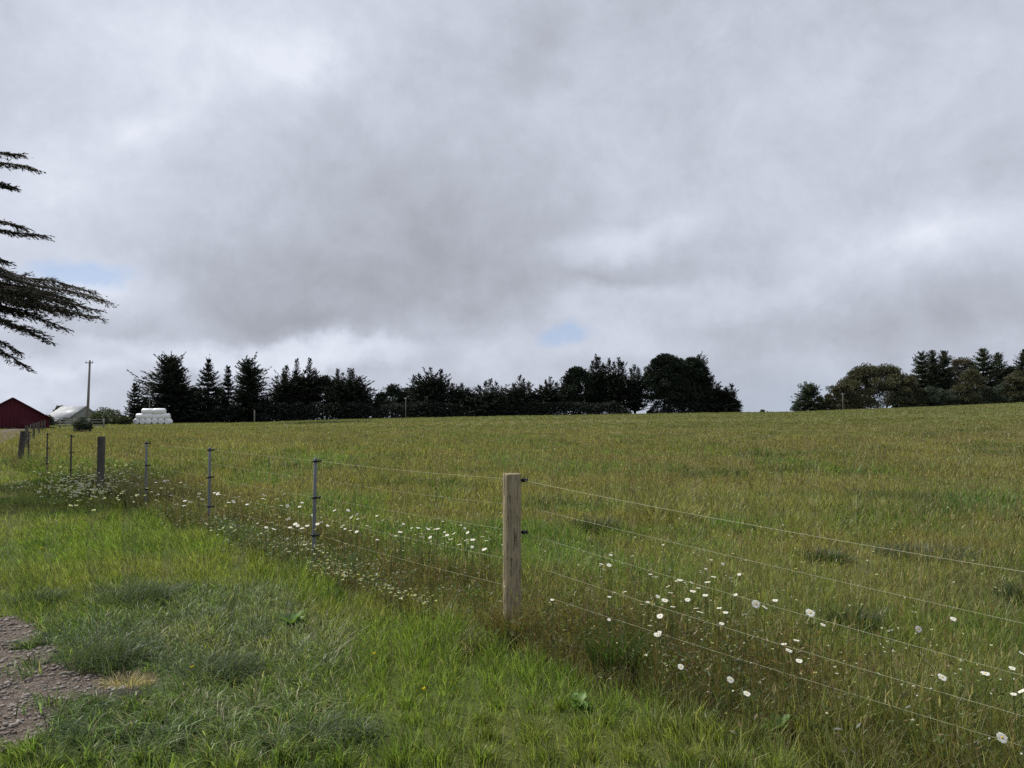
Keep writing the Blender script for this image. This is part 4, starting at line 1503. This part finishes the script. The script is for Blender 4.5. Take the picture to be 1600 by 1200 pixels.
round_tree(1062, 556, 26, 193, "dark rounded crown joining the two great pines", 234, mat="pine", clear=.08, per=260, lobes=34, group=GT, shape=2.6, name="pine_tree", ntr=3)
cypress(1128, 600, 22, 189, "lower dark tree sloping down at the right end of the clump", 219, [(-14, 588), (-4, 601), (6, 607), (13, 601)], group=GT, dens_body=1.3)
cypress(1146, 626, 11, 188, "smallest dark bushy tree at the very right end of the clump", 220, [(-4, 626), (3, 622)], group=GT, body=.8)
for (px, tp, w_, lab, sd_) in ((305, 602, 16, "low dark tree filling the gap between the big broad conifer and the open layered one", 261), (344, 604, 14, "low dark tree between the open layered conifer and the slender one", 262),
                               (416, 622, 15, "low dark tree in the gap between the left conifers and the cypress belt", 263), (463, 586, 20, "dark tree joining the first two spiky cypresses of the belt", 264),
                               (580, 626, 16, "low dark tree at the right foot of the wide sloping cypress", 265), (640, 604, 22, "dark tree joining the low rounded tree to the broad crowned cypress", 266),
                               (740, 614, 18, "low dark tree left of the open fan shaped cypress", 267), (790, 613, 18, "low dark tree right of the open fan shaped cypress", 268), (836, 612, 18, "low dark tree between the two open cypresses left of the tall clump", 269),
                               (880, 602, 18, "low dark tree at the left edge of the tall clump, against the dense rounded one", 270)):
    round_tree(px, tp, w_, 196, lab, sd_, mat="cypress", clear=.0, lobes=16, per=150, group="low trees filling the belt", ntr=1, name="cypress_tree")
GR_ = "trees on the rise at the right"
round_tree(1193, 641, 9, 205, "tiny distant shrub alone on the skyline between the two tree groups", 221, mat="shrub", clear=.0, lobes=6, per=60, group=GR_, name="shrub", leaf=.35, wid=.2, ntr=1)
spruce(1265, 603, 22, 228, "dark bushy conifer at the left end of the right hand trees", 222, mat="greenfir", power=.6, dens=1.4, blunt=.2, group=GR_)
round_tree(1248, 628, 14, 226, "low dark bush at the left foot of the right hand conifer", 232, mat="greenfir", clear=.0, lobes=10, per=110, group=GR_, ntr=1)
round_tree(1300, 598, 15, 234, "thin grey green tree showing sky beside the great dome", 223, mat="shrub", clear=.25, lobes=9, per=70, group=GR_, bark="palebark")
round_tree(1370, 566, 72, 232, "great dome shaped olive brown gum tree on the rise", 224, mat="gum", clear=.06, lobes=80, per=300, leaf=.6, wid=.26, group=GR_, name="gum_tree", ntr=7, shape=2.6, lr=.17, bark="palebark", fill=.6)
spruce(1441, 551, 24, 236, "dark pointed conifer at the right shoulder of the great dome", 225, mat="greenfir", power=.75, open_=.3, dens=1.2, group=GR_)
spruce(1458, 549, 22, 240, "second pointed conifer right of the great dome", 226, mat="greenfir", power=.75, dens=1.2, group=GR_)
spruce(1476, 550, 23, 238, "third pointed conifer right of the great dome, beside the brown crown", 227, mat="greenfir", power=.7, dens=1.2, group=GR_)
round_tree(1505, 555, 36, 246, "brownish gum crown seen between pointed conifers at right", 228, mat="gum2", clear=.15, lobes=40, per=200, group=GR_, name="gum_tree", bark="palebark", ntr=5, lr=.2)
spruce(1537, 546, 30, 236, "tallest layered conifer on the rise at the right", 229, mat="greenfir", power=.75, open_=.2, dens=1.2, group=GR_)
spruce(1560, 553, 22, 240, "slim conifer right of the tallest layered one", 230, mat="greenfir", power=.7, group=GR_)
round_tree(1581, 565, 24, 240, "rounded dark tree near the right edge of the picture", 231, mat="greenfir", clear=.05, lobes=20, per=170, group=GR_)
spruce(1602, 547, 22, 236, "dark conifer cut by the right edge of the picture", 233, mat="greenfir", power=.75, dens=1.2, group=GR_)
for (px, tp, w_, lab, sd_) in ((1518, 574, 30, "dark tree behind the brown gum crown and the tallest layered conifer", 252), (1590, 576, 30, "dark tree filling the right end of the grove at the picture edge", 253), (1290, 614, 20, "low olive tree beside the dark conifer at the left end of the right hand trees", 249), (1318, 596, 22, "mid height olive tree on the left slope of the great dome", 250), (1425, 585, 24, "dark olive tree joining the great dome to the pointed conifers", 251), (1540, 606, 28, "low bushy tree under the tallest layered conifer at right", 246), (1478, 606, 24, "low dark bushy tree between the great dome and the brown crown", 247), (1598, 600, 22, "low bush at the right edge of the picture under the last conifer", 248), (1458, 603, 24, "low shaggy tree under the pointed conifers right of the dome", 241), (1505, 600, 28, "low olive tree in front of the brown gum crown", 242), (1412, 610, 20, "low dark bush at the right foot of the great dome", 243), (1570, 598, 26, "low bushy tree under the slim conifer at right", 244), (1330, 612, 18, "low olive bush at the left foot of the great dome", 245)):
    round_tree(px, tp, w_, 226, lab, sd_, mat="greenfir" if sd_ in (241, 243, 244, 246, 247, 248) else "gum", clear=.0, lobes=18, per=190, group=GR_, ntr=1, bark="bark")


def hedge(px0, px1, Y, top0, top1, label, seed, depth=1.6):
    rg = np.random.default_rng(seed)
    x0, x1 = px_x(px0, Y), px_x(px1, Y)
    xm = (x0 + x1) / 2
    root = empty("hedge", (xm, Y, float(terrain(xm, Y)))); tag(root, label, "hedge")
    L = x1 - x0; n = int(L * 260)
    t = rg.random(n)
    xs = x0 + L * t
    zt = np.array([height_for(800 + a / Y * F, top0 + (top1 - top0) * b, Y) for a, b in zip(xs[:1], t[:1])])
    gz = terrain(xs, np.full(n, Y))
    tops = (650 - (top0 + (top1 - top0) * t)) / F * Y + CAM_H - gz
    tops = tops * (.88 + .24 * vnoise(xs * .5, xs * 0, seed))
    tops = tops * (.15 + .85 * smooth(t / .10) * smooth((1 - t) / .10))
    zf = rg.uniform(-.06, 1, n)
    ys = rg.normal(0, depth * .5, n)
    pos = np.stack([xs - xm, ys, gz - float(terrain(xm, Y)) + tops * zf], -1)
    dr = np.stack([rg.normal(0, 1, n), rg.normal(-.3, .8, n), rg.normal(.25, .5, n)], -1)
    fm = MB().sprays(pos, dr, .6 * rg.uniform(.6, 1.2, n), .24, rg)
    fm.build("foliage", M["cypress"], root)


hedge(410, 596, 182, 630, 632, "long low dark hedge under the left part of the cypress belt", 301)
hedge(585, 735, 183, 630, 630, "low dark hedge under the middle of the cypress belt", 302)
hedge(730, 985, 184, 631, 628, "low dark hedge running from mid belt to the tall clump", 303)
hedge(1012, 1155, 189, 628, 632, "low dark undergrowth hedge below the right side of the tall clump", 304)
hedge(236, 420, 187, 626, 626, "dark undergrowth below the conifers right of the bales", 305)


def bush(px, py, hw, hh, Y, label, seed, mat="shrub", leaf=.16, wid=.10, n=1500, name="bush", group=None):
    rg = np.random.default_rng(seed)
    X = px_x(px, Y); z = float(terrain(X, Y))
    root = empty(name, (X, Y, z)); tag(root, label, "bush", group)
    Rr = hw / F * Y; Hh = hh / F * Y
    d = rg.normal(size=(n, 3)); d /= np.linalg.norm(d, axis=1)[:, None]
    lump = 1 + .25 * np.sin(d[:, 0] * 5 + seed) * np.sin(d[:, 2] * 6 + seed)
    r_ = rg.random(n) ** .45 * lump
    pos = np.stack([d[:, 0] * Rr * r_, d[:, 1] * Rr * .8 * r_, Hh * .5 + d[:, 2] * Hh * .5 * r_], -1)
    pos[:, 2] = np.maximum(pos[:, 2], 0.02)
    MB().sprays(pos, d + rg.normal(0, .6, (n, 3)), leaf * rg.uniform(.6, 1.3, n), wid, rg).build("foliage", M[mat], root)
    tm = MB()
    for k in range(7):
        a = k * .9
        tm.tube([(.05 * math.cos(a), .05 * math.sin(a), -.1), (Rr * .25 * math.cos(a), Rr * .25 * math.sin(a), Hh * .4), (Rr * .5 * math.cos(a), Rr * .5 * math.sin(a), Hh * .8)], [.04, .03, .01], 5)
    tm.build("stem", M["bark"], root)
    return root


bush(130, 668, 13, 20, 76, "small dark green bush in the pasture left of the bales", 401, mat="greenfir", leaf=.22, wid=.12, n=1800)
bush(155, 650, 16, 17, 150, "olive scrub bush right of the white roofed barn", 402, leaf=.4, wid=.22)
bush(178, 652, 15, 13, 158, "low grey green scrub between the barn and the dark conifers", 403, leaf=.4, wid=.22)
bush(195, 655, 10, 12, 150, "pale scrub bush at the left foot of the conifers", 404, leaf=.4, wid=.22)
bush(168, 648, 22, 22, 210, "hazy scrub farther behind the utility pole", 405, leaf=.5, wid=.3)
round_tree(96, 634, 13, 190, "rounded grey green tree behind the white barn roof", 406, mat="shrub", clear=.1, lobes=12, per=110, ntr=1, group="trees behind the barns")
bush(76, 652, 8, 14, 140, "dark bush between the red barn and the white roofed barn", 407, mat="greenfir", leaf=.3, wid=.2)


# ------------------------------------------------------------------ the near cypress at the left edge
def near_cypress():
    rg = np.random.default_rng(909)
    TX, TY = -16.6, 19.3
    z0 = float(terrain(TX, TY))
    fm, tm = MB(), MB()
    H = 15.5
    t = np.linspace(0, 1, 12)
    tp = np.stack([.25 * np.sin(t * 4), .2 * np.sin(t * 3 + 1), -.5 + (H + .5) * t], -1)
    tm.tube(tp, .42 * (1 - .9 * t) + .03, 14)

    def twig(p, d, L, fine):
        """a leafy twig: short pointed sprays angled forward along both sides"""
        n = max(5, int(L / .055 * fine))
        s = np.sort(rg.random(n))
        pos = p + d[None] * (L * s)[:, None]
        sd_ = np.cross(d, [0, 0, 1]); sd_ /= np.linalg.norm(sd_) + 1e-9
        k = rg.choice([-1, 1], n)[:, None] * rg.uniform(.25, .9, (n, 1))
        dr = d[None] + sd_[None] * k + rg.normal(0, .18, (n, 3)) + np.array([0, 0, .05])
        fm.sprays(pos, dr, rg.uniform(.05, .14, n) * (1.15 - .5 * s) / min(1, fine ** .5), rg.uniform(.014, .026, n) / min(1, fine ** .5), rg)

    def limb(tip, base_h, droop=.25, fine=1.0, spread=.8, thick=.07, lift=0.2, start=None, inner=.25):
        p0 = np.array([0, 0, base_h]) if start is None else np.array(start)
        tip = np.array(tip, float)
        c = (p0 + tip) / 2 + np.array([0, 0, lift + droop])
        n = 40
        s = np.linspace(0, 1, n)[:, None]
        path = (1 - s) ** 2 * p0 + 2 * s * (1 - s) * c + s ** 2 * tip
        path[:, :2] += .05 * np.sin(s * 14 + tip[2]) * (s * (1 - s) * 3)
        path[:, 2:] += .09 * np.sin(s * rg.uniform(7, 15) + rg.uniform(0, 6)) * (s * (1 - s) * 3.5)
        tm.tube(path, thick * (1 - .93 * s[:, 0]) + .004, 7)
        Lt = np.linalg.norm(tip - p0)
        d_all = np.gradient(path, axis=0); d_all /= np.linalg.norm(d_all, axis=1)[:, None]
        ns = int(Lt / .10)
        for q in np.linspace(inner, 1.0, ns):
            i = min(n - 1, int(q * (n - 1)))
            p = path[i]; d = d_all[i]
            sd_ = np.cross(d, [0, 0, 1]); sd_ /= np.linalg.norm(sd_)
            L = spread * (1.02 - q) ** .6 * rg.uniform(.25, 1.1) + .10
            for sg in (-1, 1):
                a = rg.uniform(.45, .85)
                dd = d * math.cos(a) + sd_ * sg * math.sin(a) + np.array([0, 0, rg.normal(-.24, .30)])
                dd /= np.linalg.norm(dd)
                m_ = max(2, int(L / .13))
                for j in range(m_):
                    f_ = (j + .6) / m_
                    pp = p + dd * L * f_ - np.array([0, 0, .12 * L * f_ * f_])
                    a2 = rg.choice([-1, 1]) * rg.uniform(.3, .7)
                    sd2 = np.cross(dd, [0, 0, 1]); sd2 /= np.linalg.norm(sd2) + 1e-9
                    d3 = dd * math.cos(a2) + sd2 * math.sin(a2) + np.array([0, 0, rg.normal(-.05, .15)])
                    twig(pp, d3 / np.linalg.norm(d3), min(.34, .12 + spread * .35) * (1.15 - f_ * .5) * rg.uniform(.6, 1.1), fine)
                twig(p + dd * L * .6, dd, L * .5, fine)
                tm.tube([p, p + dd * L * .5, p + dd * L], [.012, .008, .003], 4, cap=False)
            twig(p, d, .3, fine)

    def tip_at(px, py, Y):
        w = at_depth(px, py, Y)
        return (w[0] - TX, w[1] - TY, w[2] - z0)

    # limbs that reach into the picture
    limb(tip_at(54, 264, 19.0), 8.4, .1, 1, .20, .04, .15, inner=.5)
    limb(tip_at(32, 243, 19.8), 8.8, .1, 1, .16, .03, .1, inner=.6)
    limb(tip_at(20, 293, 19.4), 8.2, .1, 1, .12, .03, .1, inner=.7)
    limb(tip_at(70, 368, 18.8), 6.4, .1, 1, .22, .04, .2, inner=.45)
    limb(tip_at(38, 356, 19.8), 7.5, .1, 1, .13, .03, .1, inner=.6)
    limb(tip_at(8, 408, 19.2), 6.6, 0, 1, .2, .04, .1, inner=.7)
    limb(tip_at(166, 471, 19.0), 5.5, .1, 1.1, .6, .10, .35, inner=.3)
    limb(tip_at(148, 458, 20.0), 5.6, .1, 1.1, .42, .08, .3, inner=.3)
    limb(tip_at(150, 484, 18.2), 5.0, .1, 1.1, .42, .08, .3, inner=.3)
    limb(tip_at(90, 446, 19.6), 5.8, .1, 1.1, .38, .05, .2, inner=.35)
    limb(tip_at(152, 496, 19.4), 4.9, .0, 1.1, .38, .05, .25, inner=.3)
    limb(tip_at(100, 512, 18.8), 5.3, .0, 1.0, .34, .05, .2, inner=.4)
    limb(tip_at(76, 532, 19.3), 5.3, .0, 1, .25, .045, .15, inner=.45)
    limb(tip_at(60, 520, 18.4), 5.3, .0, 1, .26, .04, .15, inner=.45)
    limb(tip_at(28, 549, 19.5), 5.2, .0, 1, .20, .04, .1, inner=.5)
    limb(tip_at(43, 574, 19.0), 5.0, .0, 1, .20, .04, .15, inner=.5)
    for k, (px_, py_) in enumerate(((30, 470), (55, 455), (80, 480), (110, 470), (125, 490), (60, 492), (20, 445), (30, 490), (95, 484), (112, 476), (70, 468), (45, 452), (100, 464))):
        limb(tip_at(px_, py_, 18.2 + .22 * k), 5.0 + .1 * (k % 5), .1, 1.1, .6, .05, .25, inner=.3)
    # the rest of the crown, outside the frame
    for k in range(46):
        h = rg.uniform(2.6, H - 1.2); a = rg.uniform(.35 * math.pi, 1.75 * math.pi)
        L = (4.6 - .24 * h) * rg.uniform(.7, 1.1) + .6
        tip = (math.cos(a) * L, math.sin(a) * L, h + rg.uniform(-.5, .8))
        if tip[0] + TX > -.69 * (tip[1] + TY) - .6: continue
        limb(tip, h, .1, .28, .9, .07, .3, inner=.2)
    for k in range(18):
        h = H - 1.6 + rg.uniform(-1.6, .9); a = rg.uniform(0, 6.28); L = rg.uniform(.5, 1.5)
        limb((math.cos(a) * L, math.sin(a) * L, h + .6), h, .1, .3, .5, .04, .1, inner=.1)
    root = empty("cypress_tree", (TX, TY, z0))
    tag(root, "near cypress reaching feathery dark branches in from the left edge", "tree")
    tm.build("trunk", M["bark"], root, True)
    fm.build("crown", M["neartree"], root)


near_cypress()


# ------------------------------------------------------------------ farm buildings
def basis(origin, ex):
    ex = np.array([ex[0], ex[1], 0.0]); ex /= np.linalg.norm(ex)
    ey = np.array([-ex[1], ex[0], 0.0])
    def Mx(v):
        v = np.asarray(v, float)
        return np.array(origin) + v[:, :1] * ex + v[:, 1:2] * ey + v[:, 2:] * np.array([0, 0, 1.])
    return Mx


def slab(m, quad, th):
    """a thick sheet over four corners, thickness upward along its normal"""
    q = np.array(quad, float)
    n = np.cross(q[1] - q[0], q[3] - q[0]); n /= np.linalg.norm(n)
    if n[2] < 0: n = -n
    v = np.vstack([q, q + n * th])
    m.add(v, None, [(0, 3, 2, 1), (4, 5, 6, 7), (0, 1, 5, 4), (1, 2, 6, 5), (2, 3, 7, 6), (3, 0, 4, 7)])


def red_barn():
    Y = 101; X = px_x(20, Y); z = float(terrain(X, Y)) - .15
    root = empty("red_barn", (X, Y, z), math.atan2(.625, 1)); tag(root, "dark red gabled barn at the left edge of the picture", "barn")
    hw = 50 / F * Y; eave = at_depth(73, 653, Y)[2] - z; peak = at_depth(20, 622, Y)[2] - z; dp = 15
    v = np.array([(-hw, 0, -.3), (hw, 0, -.3), (hw, 0, eave), (0, 0, peak), (-hw, 0, eave), (-hw, dp, -.3), (hw, dp, -.3), (hw, dp, eave), (0, dp, peak), (-hw, dp, eave)])
    m = MB().add(v, [(2, 3, 4), (7, 9, 8)], [(0, 1, 2, 4), (6, 5, 9, 7), (1, 6, 7, 2), (5, 0, 4, 9)])
    for x in np.arange(-hw + .15, hw - .1, .42):                    # cover strips of the board wall
        top = eave + (peak - eave) * (1 - abs(x) / hw) - .06
        m.box((x - .03, -.025, -.2), (x + .03, 0, top))
    m.build("wall", M["redwall"], root)
    m = MB(); k = (peak - eave) / hw; ov = .35
    for sgn in (-1, 1):
        q = [(0, -ov, peak + .02), (0, dp + ov, peak + .02), (sgn * (hw + ov * .6), dp + ov, eave - k * ov * .6 + .02), (sgn * (hw + ov * .6), -ov, eave - k * ov * .6 + .02)]
        slab(m, q, .09)
    m.build("roof", M["redroof"], root)
    m = MB(); m.box((hw * .1, -.06, -.2), (hw * .62, -.028, eave * .92)); m.build("door", M["doorred"], root)


red_barn()


def white_barn():
    Pk = at_depth(134, 635, 160); z = float(terrain(Pk[0], Pk[1]))
    root = empty("white_roofed_barn", (Pk[0], Pk[1], z)); tag(root, "old grey barn with a pale metal roof beside the utility pole", "barn")
    ex = np.array([-9.6, 8.0]) / 12.5                       # along the ridge, going away to the left
    e3 = np.array([ex[0], ex[1], 0]); f3 = np.array([-.64, -.768, 0])       # f3: down the slope we see
    H = Pk[2] - z
    def P(a, w, h): return e3 * a + f3 * w + np.array([0, 0, h])
    Lr = 12.5; w1, w2 = 3.0, -2.0; e1 = at_depth(110, 652, 158)[2] - z; e2 = H - (H - e1) * .7
    V = [P(0, w1, -.3), P(0, w2, -.3), P(0, w2, e2), P(0, 0, H), P(0, w1, e1), P(Lr, w1, -.3), P(Lr, w2, -.3), P(Lr, w2, e2), P(Lr, 0, H), P(Lr, w1, e1)]
    MB().add(V, [(2, 3, 4), (7, 9, 8)], [(0, 1, 2, 4), (6, 5, 9, 7), (1, 6, 7, 2), (5, 0, 4, 9)]).build("wall", M["greywall"], root)
    m = MB(); o = .25
    slab(m, [P(-o, 0, H + .03), P(Lr + o, 0, H + .03), P(Lr + o, w1 + o, e1 - .15), P(-o, w1 + o, e1 - .15)], .06)
    slab(m, [P(-o, 0, H + .03), P(Lr + o, 0, H + .03), P(Lr + o, w2 - o, e2 - .12), P(-o, w2 - o, e2 - .12)], .06)
    for a in np.arange(0, Lr, .6):                           # standing seams
        m.tube([P(a, .05, H + .10), P(a, w1 + o, e1 - .07)], .02, 4)
    m.build("roof", M["whiteroof"], root)
    m = MB(); slab(m, [P(2.4, w1 + .2, e1 - .25), P(Lr, w1 + .2, e1 - .25), P(Lr, w1 + 2.2, e1 - .95), P(2.4, w1 + 2.2, e1 - .95)], .06)
    m.build("lean_to_roof", M["whiteroof"], root)
    m = MB(); q = [P(-.02, .9, -.1), P(-.02, -.6, -.1), P(-.02, -.6, 1.5), P(-.02, .9, 1.5)]
    v = np.vstack([q, np.array(q) - e3 * .05]); m.add(v, None, [(0, 1, 2, 3), (4, 7, 6, 5), (0, 4, 5, 1), (1, 5, 6, 2), (2, 6, 7, 3), (3, 7, 4, 0)])
    m.build("door", M["darkopen"], root)


white_barn()


def rail_fence():
    Y = 104
    x0, x1 = px_x(72, Y), px_x(163, Y)
    z = float(terrain((x0 + x1) / 2, Y)); xm = (x0 + x1) / 2
    root = empty("rail_fence", (xm, Y, z)); tag(root, "grey timber rail fence in front of the white roofed barn", "fence")
    n = 5
    for k in range(n):
        x = x0 + (x1 - x0) * k / (n - 1) - xm
        MB().box((x - .07, -.07, -.3), (x + .07, .07, 1.35)).build("post", M["railwood"], root)
    for h in (.45, .85, 1.2):
        MB().box((x0 - xm - .1, -.11, h - .06), (x1 - xm + .1, -.073, h + .06)).build("rail", M["railwood"], root)


rail_fence()


def utility_pole(px, top, Y, label, arm=(-.6, .6), lean=0.0, r=.13, ins=True, base=None):
    X = px_x(px, Y); z = float(terrain(X, Y))
    H = at_depth(px, top, Y)[2] - z
    root = empty("utility_pole", (X, Y, z)); tag(root, label, "pole")
    MB().tube([(0, 0, -.5), (lean * .5, 0, H * .5), (lean, 0, H)], [r, r * .85, r * .68], 12).build("pole", M["pole"], root, True)
    if arm:
        MB().box((lean + arm[0], -.19, H - .42), (lean + arm[1], -.07 - r * .4, H - .30)).build("crossarm", M["pole"], root)
        for x in (arm[0] + .08, arm[1] - .08):
            MB().tube([(lean + x, -.13, H - .30), (lean + x, -.13, H - .16), (lean + x, -.13, H - .10)], [.05, .07, .03], 8).build("insulator", M["whiteroof"], root)


utility_pole(137, 563, 108, "tall grey utility pole with a short crossarm beside the white roofed barn", (-.55, .55), .18, .19)
utility_pole(234, 602, 170, "thin utility pole standing behind the white bale stack", (-1.0, .1), 0, .12)
utility_pole(634, 621, 180, "thin pale pole in front of the middle of the cypress belt", (-.25, .25), 0, .10)
utility_pole(1317, 614, 222, "thin pole with crossarm in front of the great dome shaped gum", (-.55, .55), 0, .12)
utility_pole(398, 641, 172, "short grey stump of a pole in front of the dense conifer", None, 0, .16)


# ------------------------------------------------------------------ wrapped bales
def bale_mesh(seed):
    rg = np.random.default_rng(seed)
    n, r, L = 28, .60, 1.2
    prof = [(-L / 2, 0), (-L / 2 - .02, r * .5), (-L / 2, r * .84), (-L / 2 + .05, r * .95), (-L / 2 + .14, r), (-.15, r * 1.015), (.15, r * 1.015), (L / 2 - .14, r), (L / 2 - .05, r * .95), (L / 2, r * .84), (L / 2 + .02, r * .5), (L / 2, 0)]
    v = []
    for y_, r_ in prof:
        for k in range(n):
            a = k * 2 * math.pi / n
            q = r_ * (1 + .02 * math.sin(3 * a + seed) + rg.normal(0, .008))
            zz_ = q * math.sin(a)
            v.append((q * math.cos(a), y_ + rg.normal(0, .006), max(zz_, -r * .90)))
    f = [(i * n + k, i * n + (k + 1) % n, (i + 1) * n + (k + 1) % n, (i + 1) * n + k) for i in range(len(prof) - 1) for k in range(n)]
    return MB().add(v, None, f).mesh("wrapped_bale", M["bale"], True)


def bales():
    Y = 152
    me = [bale_mesh(k) for k in range(3)]
    mid = px_x(239.5, Y)
    gz = float(terrain(mid, Y))
    base = gz + .54
    rows = [(6, 239.5, base, 0, "bottom", ["leftmost", "second from left", "third from left", "fourth from left", "fifth from left", "rightmost"], 1.22, 1.0),
            (4, 240, base + 1.0, 90, "middle", ["leftmost", "second from left", "third from left", "rightmost"], 1.58, 1.36),
            (2, 241, base + 1.97, 90, "top", ["left", "right"], 2.22, 1.88)]
    for n, px, z, rot, nm, words, sp, ls in rows:
        for k in range(n):
            o = D.objects.new("wrapped_bale", me[(k + len(nm)) % 3]); COL.objects.link(o)
            o.location = (px_x(px, Y) + (k - (n - 1) / 2) * sp, Y + random.uniform(-.1, .1), z + random.uniform(-.03, .03))
            o.rotation_euler = (0, R(random.uniform(-2, 2)), R(rot + random.uniform(-4, 4)))
            o.scale = (1.02, ls, 1.04)
            tag(o, f"white plastic wrapped bale, {words[k]} one in the {nm} row of the stack", "bale", f"white wrapped bales in the {nm} row")


bales()
